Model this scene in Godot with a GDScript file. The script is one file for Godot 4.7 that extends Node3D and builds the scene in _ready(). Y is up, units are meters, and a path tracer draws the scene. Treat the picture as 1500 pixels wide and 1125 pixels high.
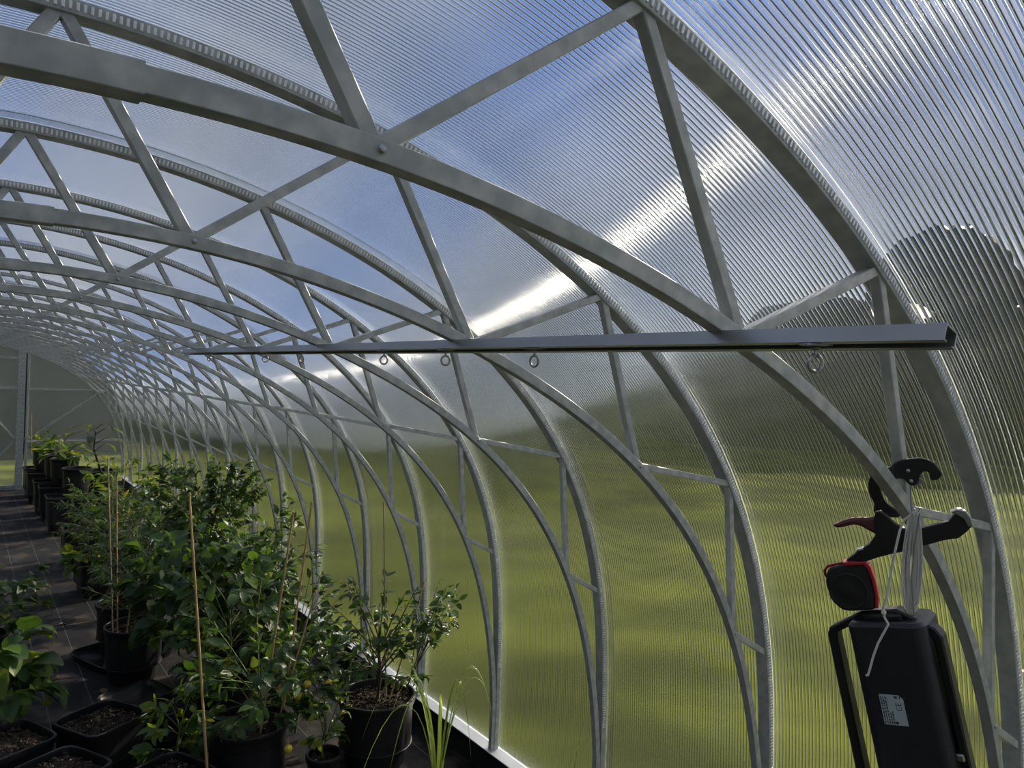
extends Node3D
# A polycarbonate tunnel greenhouse with galvanised double-arch trusses, potted pepper plants and tools hung on a truss.

const XC := 0.1            # the tunnel's middle line (the camera stands at x = 0)
const EYE := 1.7867
const Z_END := -11.98
const Z_FRONT := 2.08
const SILL := 0.1335

var OUTER := [Vector2(0.0000, 2.2931), Vector2(0.1230, 2.2892), Vector2(0.2458, 2.2777), Vector2(0.3679, 2.2586), Vector2(0.4893, 2.2321), Vector2(0.6099, 2.1986), Vector2(0.7295, 2.1580), Vector2(0.8480, 2.1102), Vector2(0.9652, 2.0551), Vector2(1.0806, 1.9920), Vector2(1.1933, 1.9204), Vector2(1.3022, 1.8395), Vector2(1.4056, 1.7488), Vector2(1.5015, 1.6481), Vector2(1.5879, 1.5374), Vector2(1.6628, 1.4174), Vector2(1.7246, 1.2894), Vector2(1.7726, 1.1550), Vector2(1.8070, 1.0160), Vector2(1.8293, 0.8743), Vector2(1.8420, 0.7309), Vector2(1.8482, 0.5860), Vector2(1.8511, 0.4391), Vector2(1.8521, 0.2886), Vector2(1.8500, 0.1335)]
var INNER := [Vector2(0.0000, 1.9920), Vector2(0.0996, 1.9892), Vector2(0.1991, 1.9809), Vector2(0.2984, 1.9672), Vector2(0.3978, 1.9484), Vector2(0.4972, 1.9246), Vector2(0.5970, 1.8960), Vector2(0.6973, 1.8625), Vector2(0.7985, 1.8237), Vector2(0.9004, 1.7791), Vector2(1.0028, 1.7279), Vector2(1.1051, 1.6691), Vector2(1.2061, 1.6019), Vector2(1.3046, 1.5253), Vector2(1.3985, 1.4388), Vector2(1.4861, 1.3422), Vector2(1.5655, 1.2356), Vector2(1.6351, 1.1200), Vector2(1.6940, 0.9962), Vector2(1.7418, 0.8655), Vector2(1.7790, 0.7289), Vector2(1.8069, 0.5874), Vector2(1.8265, 0.4411), Vector2(1.8345, 0.2898), Vector2(1.8340, 0.1338)]
var NODES_IN := [Vector2(0.1847, 1.984), Vector2(0.7253, 1.853), Vector2(1.2287, 1.586), Vector2(1.6433, 1.100)]
var NODES_OUT := [Vector2(0.0, 2.293), Vector2(0.514, 2.225), Vector2(1.0867, 1.989), Vector2(1.6007, 1.521), Vector2(1.8067, 1.012)]
var TRUSS_Z := [-0.5826, -1.2225, -1.9219, -2.5826, -3.2355, -3.9023, -4.6394]

var M := {}
var taken := {}
var rng := RandomNumberGenerator.new()

# ------------------------------------------------------------------ helpers

func lin(r: float, g: float, b: float, a := 1.0) -> Color:
	var c := Color(r, g, b).linear_to_srgb()
	c.a = a
	return c

func mat(called: String, color: Color, rough := 0.6, metal := 0.0) -> StandardMaterial3D:
	var m := StandardMaterial3D.new()
	m.resource_name = called
	m.albedo_color = color
	m.roughness = rough
	m.metallic = metal
	M[called] = m
	return m

class Shape:
	var v := PackedVector3Array()
	var n := PackedVector3Array()
	var uv := PackedVector2Array()
	var ix := PackedInt32Array()
	func vert(p: Vector3, nn: Vector3, t := Vector2.ZERO) -> int:
		v.append(p); n.append(nn); uv.append(t)
		return v.size() - 1
	func tri(a: int, b: int, c: int) -> void:
		# front faces run clockwise
		if (v[b] - v[a]).cross(v[c] - v[a]).dot(n[a] + n[b] + n[c]) > 0.0:
			ix.append(a); ix.append(c); ix.append(b)
		else:
			ix.append(a); ix.append(b); ix.append(c)
	func quad(a: int, b: int, c: int, d: int) -> void:
		tri(a, b, c); tri(a, c, d)
	func face(a: Vector3, b: Vector3, c: Vector3, d: Vector3, nn: Vector3) -> void:
		quad(vert(a, nn, Vector2(0, 0)), vert(b, nn, Vector2(1, 0)), vert(c, nn, Vector2(1, 1)), vert(d, nn, Vector2(0, 1)))
	# a box with small chamfers along its own axes; x, y, z are the half axes
	func box(at: Vector3, x: Vector3, y: Vector3, z: Vector3, bevel := 0.0) -> void:
		var ax := [x, y, z]
		for k in 3:
			var p: Vector3 = ax[k]
			var q: Vector3 = ax[(k + 1) % 3]
			var r: Vector3 = ax[(k + 2) % 3]
			var qi := q * maxf(0.0, 1.0 - bevel / q.length())
			var ri := r * maxf(0.0, 1.0 - bevel / r.length())
			for s in [-1.0, 1.0]:
				var o: Vector3 = at + p * s
				face(o - qi - ri, o + qi - ri, o + qi + ri, o - qi + ri, (p * s).normalized())
		if bevel <= 0.0:
			return
		for k in 3:
			var p: Vector3 = ax[k]
			var q: Vector3 = ax[(k + 1) % 3]
			var r: Vector3 = ax[(k + 2) % 3]
			var pi_ := p * maxf(0.0, 1.0 - bevel / p.length())
			var qb := q.normalized() * bevel
			var rb := r.normalized() * bevel
			for s in [-1.0, 1.0]:
				for t in [-1.0, 1.0]:
					var e: Vector3 = at + q * s + r * t
					face(e - pi_ - qb * s, e + pi_ - qb * s, e + pi_ - rb * t, e - pi_ - rb * t, (qb * s + rb * t).normalized())
		for sx in [-1.0, 1.0]:
			for sy in [-1.0, 1.0]:
				for sz in [-1.0, 1.0]:
					var e: Vector3 = at + x * sx + y * sy + z * sz
					var bx: Vector3 = x.normalized() * bevel * sx
					var by: Vector3 = y.normalized() * bevel * sy
					var bz: Vector3 = z.normalized() * bevel * sz
					var nn := (bx + by + bz).normalized()
					tri(vert(e - by - bz, nn), vert(e - bx - bz, nn), vert(e - bx - by, nn))
	# a bar of rectangular section between two points; w is measured along side, d across it
	func bar(a: Vector3, b: Vector3, side: Vector3, w: float, d: float, bevel := 0.0015) -> void:
		var y := (b - a) / 2.0
		var x := (side - y.normalized() * side.dot(y.normalized())).normalized()
		box((a + b) / 2.0, x * w / 2.0, y, x.cross(y.normalized()) * d / 2.0, bevel)
	# a rectangular section swept along an arch in the plane z = 0; z0 is the front face, z1 the back face
	func arch(path: PackedVector2Array, w: float, z0: float, z1: float) -> void:
		var rows := []
		for i in path.size():
			var t := (path[mini(i + 1, path.size() - 1)] - path[maxi(i - 1, 0)]).normalized()
			var o := Vector2(-t.y, t.x) * w / 2.0
			var p := path[i]
			var c := 0.0015
			var on := Vector3(o.x, o.y, 0).normalized()
			var a := Vector3(p.x + o.x, p.y + o.y, z0)
			var b := Vector3(p.x - o.x, p.y - o.y, z0)
			var g := Vector3(p.x - o.x, p.y - o.y, z1)
			var h := Vector3(p.x + o.x, p.y + o.y, z1)
			var f := Vector3(0, 0, 1.0 if z0 > z1 else -1.0)
			rows.append([vert(a - on * c, f), vert(b + on * c, f), vert(b - f * c, -on), vert(g + f * c, -on), vert(g + on * c, -f), vert(h - on * c, -f), vert(h + f * c, on), vert(a - f * c, on)])
		for i in rows.size() - 1:
			var r: Array = rows[i]
			var q: Array = rows[i + 1]
			for k in 8:
				quad(r[k], r[(k + 1) % 8], q[(k + 1) % 8], q[k])
		for e in [rows[0], rows[rows.size() - 1]]:
			var mid: Vector2 = path[0] if e == rows[0] else path[path.size() - 1]
			var other: Vector2 = path[1] if e == rows[0] else path[path.size() - 2]
			var en := Vector3(mid.x - other.x, mid.y - other.y, 0).normalized()
			face(v[e[0]], v[e[1]], v[e[4]], v[e[5]], en)
	# a round tube along points, with a radius for each
	func tube(path: PackedVector3Array, radius: PackedFloat32Array, sides := 6, caps := true) -> void:
		var rows := []
		var side := Vector3.ZERO
		for i in path.size():
			var t := (path[mini(i + 1, path.size() - 1)] - path[maxi(i - 1, 0)]).normalized()
			if i == 0:
				side = t.cross(Vector3.UP if absf(t.y) < 0.9 else Vector3.RIGHT).normalized()
			side = (side - t * side.dot(t)).normalized()
			var other := t.cross(side)
			var row := []
			for k in sides:
				var a := TAU * k / sides
				var nn := side * cos(a) + other * sin(a)
				row.append(vert(path[i] + nn * radius[mini(i, radius.size() - 1)], nn, Vector2(float(k) / sides, i)))
			rows.append(row)
		for i in rows.size() - 1:
			for k in sides:
				quad(rows[i][k], rows[i][(k + 1) % sides], rows[i + 1][(k + 1) % sides], rows[i + 1][k])
		if caps:
			for e in [0, rows.size() - 1]:
				var en: Vector3 = (path[e] - path[1 if e == 0 else e - 1]).normalized()
				var c := vert(path[e], en)
				var ring := []
				for k in sides:
					ring.append(vert(v[rows[e][k]], en))
				for k in sides:
					tri(c, ring[k], ring[(k + 1) % sides])
	# a profile of (radius, height) turned about an axis
	func lathe(profile: Array, xf: Transform3D, sides := 24, square := 0.0) -> void:
		var rows := []
		for i in profile.size():
			var p: Vector2 = profile[i]
			var t: Vector2 = (profile[mini(i + 1, profile.size() - 1)] - profile[maxi(i - 1, 0)]).normalized()
			var row := []
			for k in sides:
				var a := TAU * (k + 0.5) / sides
				var r := p.x
				if square > 0.0:
					r *= pow(pow(absf(cos(a)), square) + pow(absf(sin(a)), square), -1.0 / square)
				var nn := Vector3(t.y * cos(a), -t.x, t.y * sin(a))
				if square > 0.0:
					nn = Vector3(t.y * signf(cos(a)) * pow(absf(cos(a)), square - 1.0), -t.x * pow(0.75, square - 1.0), t.y * signf(sin(a)) * pow(absf(sin(a)), square - 1.0))
				if nn.length() < 1e-6:
					nn = Vector3.UP
				row.append(vert(xf * Vector3(r * cos(a), p.y, r * sin(a)), (xf.basis * nn).normalized(), Vector2(float(k) / sides, float(i))))
			rows.append(row)
		for i in rows.size() - 1:
			for k in sides:
				quad(rows[i][k], rows[i][(k + 1) % sides], rows[i + 1][(k + 1) % sides], rows[i + 1][k])
	# an outline in the plane of ex and ey, given thickness along ez, with a small chamfer on the near edge
	func slab(outline: PackedVector2Array, at: Vector3, ex: Vector3, ey: Vector3, thick: float, bevel := 0.0015) -> void:
		var ez := ex.cross(ey).normalized()
		var o := outline
		if Geometry2D.is_polygon_clockwise(o):
			o = o.duplicate(); o.reverse()
		var inner := PackedVector2Array()
		var count := o.size()
		for i in count:
			var a := (o[i] - o[(i + count - 1) % count]).normalized()
			var b := (o[(i + 1) % count] - o[i]).normalized()
			var nn := (Vector2(-a.y, a.x) + Vector2(-b.y, b.x)).normalized()
			inner.append(o[i] + nn * bevel)
		var tris := Geometry2D.triangulate_polygon(o)
		for s in [1.0, -1.0]:
			var first := v.size()
			for p in inner:
				vert(at + ex * p.x + ey * p.y + ez * thick / 2.0 * s, ez * s)
			for k in tris.size() / 3:
				tri(first + tris[k * 3], first + tris[k * 3 + 1], first + tris[k * 3 + 2])
		for i in count:
			var j := (i + 1) % count
			var d := (o[j] - o[i]).normalized()
			var nn := ex * d.y - ey * d.x
			var w := ez * (thick / 2.0 - bevel)
			var p := at + ex * o[i].x + ey * o[i].y
			var q := at + ex * o[j].x + ey * o[j].y
			face(p - w, q - w, q + w, p + w, nn)
			for s in [1.0, -1.0]:
				var e: Vector3 = ez * thick / 2.0 * s
				face(p + w * s, q + w * s, at + ex * inner[j].x + ey * inner[j].y + e, at + ex * inner[i].x + ey * inner[i].y + e, (nn + ez * s).normalized())
	func mesh() -> ArrayMesh:
		var a := []
		a.resize(Mesh.ARRAY_MAX)
		a[Mesh.ARRAY_VERTEX] = v
		a[Mesh.ARRAY_NORMAL] = n
		a[Mesh.ARRAY_TEX_UV] = uv
		a[Mesh.ARRAY_INDEX] = ix
		var m := ArrayMesh.new()
		m.add_surface_from_arrays(Mesh.PRIMITIVE_TRIANGLES, a)
		return m

func numbered(called: String) -> String:
	var k: int = taken.get(called, 0)
	taken[called] = k + 1
	return called if k == 0 else "%s_%03d" % [called, k]

func put(called: String, mesh: Mesh, m: Material, parent: Node = self, at := Transform3D.IDENTITY) -> MeshInstance3D:
	var o := MeshInstance3D.new()
	o.name = numbered(called) if parent == self else called
	o.mesh = mesh
	o.material_override = m
	o.transform = at
	parent.add_child(o, true)
	return o

func many(called: String, mesh: Mesh, m: Material, places: Array, parent: Node) -> MultiMeshInstance3D:
	var mm := MultiMesh.new()
	mm.transform_format = MultiMesh.TRANSFORM_3D
	mm.mesh = mesh
	mm.instance_count = places.size()
	for i in places.size():
		mm.set_instance_transform(i, places[i])
	var o := MultiMeshInstance3D.new()
	o.name = called
	o.multimesh = mm
	o.material_override = m
	o.set_meta("kind", "stuff")
	parent.add_child(o, true)
	return o

func tag(o: Node, label: String, category: String, group := "") -> void:
	o.set_meta("label", label)
	o.set_meta("category", category)
	if group != "":
		o.set_meta("group", group)

func thing(called: String, label: String, category: String, at := Vector3.ZERO, group := "") -> Node3D:
	var o := Node3D.new()
	o.name = numbered(called)
	o.position = at
	add_child(o)
	tag(o, label, category, group)
	return o

func setting(called: String) -> Node3D:
	var o := Node3D.new()
	o.name = called
	o.set_meta("kind", "structure")
	add_child(o)
	return o

func noise_texture(freq: float, lo: Color, hi: Color, size := 256, sd := 1, octaves := 4, points := [0.25, 0.75]) -> NoiseTexture2D:
	var f := FastNoiseLite.new()
	f.seed = sd
	f.noise_type = FastNoiseLite.TYPE_SIMPLEX_SMOOTH
	f.frequency = freq
	f.fractal_octaves = octaves
	var g := Gradient.new()
	g.offsets = PackedFloat32Array(points)
	g.colors = PackedColorArray([lo, hi])
	var t := NoiseTexture2D.new()
	t.width = size
	t.height = size
	t.seamless = true
	t.noise = f
	t.color_ramp = g
	return t

# points of an arch, evenly spaced by a spline through the table; side 1 is the right half, -1 the left, 0 both
func arch_points(table: Array, per := 2, off := 0.0, side := 0) -> PackedVector2Array:
	var half := PackedVector2Array()
	var count := table.size()
	for i in count - 1:
		var a: Vector2 = table[i - 1] if i > 0 else Vector2(-table[1].x, table[1].y)
		var b: Vector2 = table[i]
		var c: Vector2 = table[i + 1]
		var d: Vector2 = table[mini(i + 2, count - 1)]
		for k in per:
			half.append(b.cubic_interpolate(c, a, d, float(k) / per))
	half.append(table[count - 1])
	if off != 0.0:
		var moved := PackedVector2Array()
		for i in half.size():
			var t := (half[mini(i + 1, half.size() - 1)] - half[maxi(i - 1, 0)]).normalized()
			if i == 0:
				t = Vector2.RIGHT
			moved.append(half[i] + Vector2(-t.y, t.x) * off)
		half = moved
	var out := PackedVector2Array()
	if side <= 0:
		for i in range(half.size() - 1, -1 if side < 0 else 0, -1):
			out.append(Vector2(XC - half[i].x, half[i].y))
	if side >= 0:
		for p in half:
			out.append(Vector2(XC + p.x, p.y))
	return out

func truss_z(k: int) -> float:
	return TRUSS_Z[k] if k < 7 else lerpf(TRUSS_Z[6], Z_END, (k - 6) / 11.0)

# ------------------------------------------------------------------ the scene

func _ready() -> void:
	rng.seed = 7
	view_and_light()
	materials()
	shell()
	end_walls()
	outside()
	trusses()
	rail_and_hooks()
	pots_and_plants()
	canes()
	tools()
	device()

func view_and_light() -> void:
	var cam := Camera3D.new()
	cam.name = "camera"
	cam.fov = 55.62
	cam.near = 0.03
	cam.far = 400.0
	cam.transform = Transform3D(Basis(Vector3(0.79628, 0.04013, 0.60359), Vector3(-0.02764, 0.99917, -0.02997), Vector3(-0.60429, 0.00718, 0.79673)).orthonormalized(), Vector3(0, EYE, 0))
	add_child(cam)
	cam.current = true

	var sun := DirectionalLight3D.new()
	sun.name = "sun"
	var to_sun := Vector3(0.849, 0.481, -0.218).normalized()
	sun.basis = Basis.looking_at(-to_sun, Vector3.UP)
	sun.light_color = Color(1.0, 0.95, 0.86)
	sun.light_energy = 0.42
	sun.light_angular_distance = 0.53
	sun.shadow_enabled = true
	add_child(sun)

	var sky := PanoramaSkyMaterial.new()
	sky.panorama = clouded_sky(to_sun)
	var s := Sky.new()
	s.sky_material = sky
	var env := Environment.new()
	env.background_mode = Environment.BG_SKY
	env.sky = s
	env.ambient_light_source = Environment.AMBIENT_SOURCE_SKY
	env.tonemap_mode = Environment.TONE_MAPPER_LINEAR
	env.background_energy_multiplier = 0.14
	env.tonemap_exposure = 7.8
	env.sdfgi_enabled = true
	env.ssao_enabled = true
	env.ssil_enabled = true
	var w := WorldEnvironment.new()
	w.name = "environment"
	w.environment = env
	add_child(w)

# blue air with broken grey and white cloud all round, and the air's glow about the sun
func clouded_sky(to_sun: Vector3) -> ImageTexture:
	var f := FastNoiseLite.new()
	f.seed = 31
	f.noise_type = FastNoiseLite.TYPE_SIMPLEX_SMOOTH
	f.frequency = 1.25
	f.fractal_octaves = 5
	var g := FastNoiseLite.new()
	g.seed = 32
	g.noise_type = FastNoiseLite.TYPE_SIMPLEX_SMOOTH
	g.frequency = 2.1
	g.fractal_octaves = 4
	var w := 1024
	var h := 512
	var im := Image.create(w, h, false, Image.FORMAT_RGBF)
	for y in h:
		var up := (0.5 - (y + 0.5) / h) * PI
		var low := clampf(1.0 - sin(maxf(up, 0.0)), 0.0, 1.0)
		var air := Vector3(0.12, 0.24, 0.60).lerp(Vector3(0.36, 0.48, 0.68), pow(low, 4.0))
		for x in w:
			var a := ((x + 0.5) / w - 0.5) * TAU
			var d := Vector3(sin(a) * cos(up), sin(up), -cos(a) * cos(up))
			var q := Vector3(d.x, d.y * 1.7, d.z)
			var c := smoothstep(-0.22, 0.22, f.get_noise_3dv(q))
			var tone := lerpf(0.26, 0.80, smoothstep(-0.45, 0.5, g.get_noise_3dv(q)))
			var col := air.lerp(Vector3(tone * 0.95, tone * 0.98, tone * 1.04), c * 0.85)
			var near := rad_to_deg(acos(clampf(d.dot(to_sun), -1.0, 1.0)))
			col += Vector3(1.0, 0.95, 0.86) * (1.7 * exp(-near / 8.5))
			im.set_pixel(x, y, Color(col.x, col.y, col.z))
	return ImageTexture.create_from_image(im)

func materials() -> void:
	var z := mat("galvanised steel", Color.WHITE, 0.52, 0.2)
	z.albedo_texture = noise_texture(0.02, lin(0.31, 0.345, 0.35), lin(0.46, 0.49, 0.49), 256, 3)
	z.uv1_triplanar = true
	z.uv1_scale = Vector3(4, 4, 4)
	var zs := mat("sill steel", lin(0.5, 0.53, 0.56), 0.42, 0.6)
	zs.uv1_triplanar = true
	mat("bright zinc", lin(0.72, 0.75, 0.76), 0.4, 0.3)
	mat("bolt steel", lin(0.45, 0.45, 0.45), 0.3, 0.9)
	var r := mat("rail steel", lin(0.40, 0.42, 0.45), 0.32, 0.75)
	r.clearcoat_enabled = false
	var p := mat("polycarbonate", lin(0.85, 0.88, 0.92, 0.012), 0.07)
	p.transparency = BaseMaterial3D.TRANSPARENCY_ALPHA
	var pf := mat("polycarbonate flutes", lin(0.88, 0.90, 0.90, 0.0), 0.055)
	pf.transparency = BaseMaterial3D.TRANSPARENCY_ALPHA
	pf.refraction_enabled = true
	pf.refraction_scale = 0.05
	var e := mat("end wall polycarbonate", lin(0.55, 0.60, 0.60, 0.10), 0.2)
	e.transparency = BaseMaterial3D.TRANSPARENCY_ALPHA
	mat("black plastic", lin(0.010, 0.010, 0.012), 0.42)
	mat("black rubber", lin(0.012, 0.012, 0.012), 0.6)
	mat("navy plastic", lin(0.014, 0.017, 0.024), 0.5)
	mat("red plastic", lin(0.42, 0.02, 0.03), 0.35)
	mat("dull red rubber", lin(0.10, 0.025, 0.03), 0.6)
	mat("white twine", lin(0.75, 0.75, 0.70), 0.8)
	var tw := mat("clear twine", lin(0.78, 0.79, 0.78), 0.5)
	tw.backlight_enabled = true
	tw.backlight = lin(0.5, 0.5, 0.5)
	mat("rating label", lin(0.46, 0.55, 0.60), 0.45)
	mat("label print", lin(0.03, 0.035, 0.05), 0.6)
	var so := mat("potting soil", Color.WHITE, 0.95)
	so.albedo_texture = noise_texture(0.22, lin(0.010, 0.008, 0.006), lin(0.17, 0.14, 0.115), 256, 5, 2, [0.42, 0.88])
	so.uv1_triplanar = true
	so.metallic_specular = 0.2
	so.uv1_scale = Vector3(5, 5, 5)
	so.heightmap_enabled = false
	mat("bark chip", lin(0.055, 0.034, 0.022), 0.9)
	mat("perlite", lin(0.55, 0.53, 0.48), 0.9)
	var b := mat("bamboo", lin(0.40, 0.27, 0.12), 0.55)
	b.uv1_triplanar = true
	mat("weathered bamboo", lin(0.30, 0.24, 0.16), 0.65)
	var st := mat("green stem", lin(0.10, 0.14, 0.04), 0.6)
	st.metallic_specular = 0.4
	mat("woody stem", lin(0.08, 0.06, 0.04), 0.8)
	mat("purple stem", lin(0.025, 0.012, 0.02), 0.6)
	leaf_mat("leaf deep green", lin(0.022, 0.045, 0.016), lin(0.06, 0.12, 0.012))
	leaf_mat("leaf mid green", lin(0.034, 0.068, 0.018), lin(0.09, 0.16, 0.014))
	leaf_mat("leaf fresh green", lin(0.065, 0.115, 0.02), lin(0.20, 0.28, 0.02))
	leaf_mat("leaf yellow green", lin(0.17, 0.19, 0.02), lin(0.42, 0.44, 0.03))
	leaf_mat("leaf grey green", lin(0.036, 0.056, 0.028), lin(0.07, 0.11, 0.02))
	leaf_mat("leaf aubergine", lin(0.035, 0.040, 0.025), lin(0.16, 0.2, 0.05))
	leaf_mat("grass blade", lin(0.12, 0.18, 0.05), lin(0.45, 0.55, 0.10))
	mat("yellow fruit", lin(0.55, 0.42, 0.04), 0.35)
	mat("orange fruit", lin(0.60, 0.20, 0.05), 0.5)
	var l := mat("lawn", Color.WHITE, 0.95)
	l.albedo_texture = noise_texture(0.009, lin(0.040, 0.049, 0.013), lin(0.148, 0.170, 0.028), 512, 9, 5)
	l.uv1_triplanar = true
	l.metallic_specular = 0.1
	l.uv1_world_triplanar = true
	l.uv1_scale = Vector3(0.12, 0.12, 0.12)
	leaf_mat("tree foliage", lin(0.035, 0.05, 0.022), lin(0.05, 0.08, 0.02))
	leaf_mat("dark tree foliage", lin(0.022, 0.032, 0.02), lin(0.03, 0.05, 0.02))
	M["tree foliage"].metallic_specular = 0.08
	M["dark tree foliage"].metallic_specular = 0.08
	mat("tree bark", lin(0.05, 0.04, 0.03), 0.9)
	var wd := mat("old plank", Color.WHITE, 0.8)
	wd.albedo_texture = noise_texture(0.05, lin(0.35, 0.24, 0.20), lin(0.55, 0.42, 0.36), 128, 4)
	wd.uv1_triplanar = true
	wd.uv1_scale = Vector3(6, 0.6, 6)
	mat("dry leaf", lin(0.16, 0.11, 0.06), 0.9)
	# woven ground cloth: black tape with paler dust and printed coloured threads
	var size := 1024
	var im := Image.create(size, size, false, Image.FORMAT_RGB8)
	var f := FastNoiseLite.new()
	f.seed = 21
	f.frequency = 0.006
	f.fractal_octaves = 5
	var g := FastNoiseLite.new()
	g.seed = 22
	g.frequency = 0.09
	g.fractal_octaves = 3
	for y in size:
		for x in size:
			var d := smoothstep(-0.05, 0.55, f.get_noise_2d(x, y)) * (0.65 + 0.5 * g.get_noise_2d(x, y))
			var weave := 0.004 * float((x / 2 + y / 2) % 2)
			var c := Vector3(0.014, 0.014, 0.017).lerp(Vector3(0.085, 0.068, 0.054), clampf(d, 0, 1)) + Vector3.ONE * weave
			if x % 128 < 2:
				c = c.lerp(Vector3(0.16, 0.20, 0.19), 0.75)
			im.set_pixel(x, y, lin(c.x, c.y, c.z))
	var cloth := mat("ground cloth", Color.WHITE, 0.75)
	cloth.metallic_specular = 0.3
	cloth.albedo_texture = ImageTexture.create_from_image(im)

func leaf_mat(called: String, c: Color, through: Color) -> StandardMaterial3D:
	var m := mat(called, c, 0.42)
	m.metallic_specular = 0.33
	m.backlight_enabled = true
	m.backlight = through
	m.cull_mode = BaseMaterial3D.CULL_DISABLED
	return m

# ------------------------------------------------------------------ the shell: floor, sheets, sills, end walls

func shell() -> void:
	# floor
	var s := Shape.new()
	var x0 := XC - 1.84
	var x1 := XC + 1.84
	var a := s.vert(Vector3(x0, 0, Z_FRONT), Vector3.UP, Vector2(x0 / 1.6, Z_FRONT / 1.6))
	var b := s.vert(Vector3(x1, 0, Z_FRONT), Vector3.UP, Vector2(x1 / 1.6, Z_FRONT / 1.6))
	var c := s.vert(Vector3(x1, 0, Z_END), Vector3.UP, Vector2(x1 / 1.6, Z_END / 1.6))
	var d := s.vert(Vector3(x0, 0, Z_END), Vector3.UP, Vector2(x0 / 1.6, Z_END / 1.6))
	s.quad(a, b, c, d)
	for e in [[Vector3(x0, 0, Z_FRONT), Vector3(x1, 0, Z_FRONT), Vector3.BACK], [Vector3(x1, 0, Z_FRONT), Vector3(x1, 0, Z_END), Vector3.RIGHT], [Vector3(x1, 0, Z_END), Vector3(x0, 0, Z_END), Vector3.FORWARD], [Vector3(x0, 0, Z_END), Vector3(x0, 0, Z_FRONT), Vector3.LEFT]]:
		s.face(e[0], e[1], e[1] - Vector3(0, 0.04, 0), e[0] - Vector3(0, 0.04, 0), e[2])
	s.face(Vector3(x0, -0.04, Z_FRONT), Vector3(x1, -0.04, Z_FRONT), Vector3(x1, -0.04, Z_END), Vector3(x0, -0.04, Z_END), Vector3.DOWN)
	var flo := put("floor", s.mesh(), M["ground cloth"])
	flo.set_meta("kind", "structure")

	# sills: a galvanised beam along each side with a bright top flange
	for side in [1, -1]:
		var n := setting("baseboard_right" if side > 0 else "baseboard_left")
		var mid := (Z_FRONT + Z_END) / 2.0
		var long := (Z_FRONT - Z_END) / 2.0
		s = Shape.new()
		s.box(Vector3(XC + side * 1.862, SILL / 2.0 - 0.02, mid), Vector3(0.016, 0, 0), Vector3(0, SILL / 2.0 + 0.016, 0), Vector3(0, 0, long), 0.002)
		put("beam", s.mesh(), M["navy plastic"], n)
		s = Shape.new()
		s.box(Vector3(XC + side * 1.842, SILL - 0.002, mid), Vector3(0.036, 0, 0), Vector3(0, 0.002, 0), Vector3(0, 0, long), 0.0005)
		put("flange", s.mesh(), M["sill steel"], n)

	# the sheets: a clear skin with a row of solid flutes that run over the whole arch
	var vault := setting("ceiling")
	var pitch := 0.0105
	var count := 199
	var path := PackedVector2Array()
	var lp := arch_points(OUTER, 1, 0.0165, -1)
	var rp := arch_points(OUTER, 2, 0.0165, 1)
	for i in lp.size() - 1:
		path.append(lp[i])
	path.append_array(rp)
	path.insert(0, Vector2(path[0].x, 0.03))
	path.append(Vector2(path[path.size() - 1].x, 0.03))
	var normals := PackedVector2Array()
	for i in path.size():
		var t := (path[mini(i + 1, path.size() - 1)] - path[maxi(i - 1, 0)]).normalized()
		normals.append(Vector2(-t.y, t.x))
	var around := 10
	var flutes := Shape.new()
	var fv := PackedVector3Array()
	var fn := PackedVector3Array()
	var fi := PackedInt32Array()
	var rise := 0.0024
	var wide := 0.0032
	for j in count:
		var zz := -j * pitch
		for i in path.size():
			for k in around:
				var an := TAU * (k + 0.5) / around
				var o := normals[i]
				fv.append(Vector3(path[i].x + o.x * sin(an) * rise, path[i].y + o.y * sin(an) * rise, zz + cos(an) * wide))
				fn.append(Vector3(o.x * sin(an) / rise, o.y * sin(an) / rise, cos(an) / wide).normalized())
		var first := j * path.size() * around
		for i in path.size() - 1:
			for k in around:
				var p := first + i * around + k
				var q := first + i * around + (k + 1) % around
				fi.append_array([p, q, q + around, p, q + around, p + around])
	flutes.v = fv
	flutes.n = fn
	flutes.ix = fi
	flutes.uv.resize(fv.size())
	var fm := flutes.mesh()
	var skin := Shape.new()
	var prev := [0, 0]
	for i in path.size():
		var o := Vector3(normals[i].x, normals[i].y, 0)
		var p := Vector3(path[i].x, path[i].y, 0) + o * 0.0045
		var e := [skin.vert(p + Vector3(0, 0, 0.004), o), skin.vert(p - Vector3(0, 0, count * pitch), o)]
		if i > 0:
			skin.quad(prev[0], prev[1], e[1], e[0])
		prev = e
	var sm := skin.mesh()
	var seams := [Z_FRONT, 0.08, truss_z(2), truss_z(5), truss_z(8), truss_z(11), truss_z(14), Z_END]
	for i in seams.size() - 1:
		var from: float = seams[i] + 0.03
		var span: float = (seams[i] - seams[i + 1] + 0.06) / (count * pitch)
		# where two sheets overlap, one lies on the other
		var sheet := put("polycarbonate_sheet", sm, M["polycarbonate"], vault, Transform3D(Basis.from_scale(Vector3(1, 1, span)), Vector3(0, 0.008 * float(i % 2), from)))
		var fl := put("flutes", fm, M["polycarbonate flutes"], sheet)
		fl.set_meta("kind", "stuff")

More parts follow.
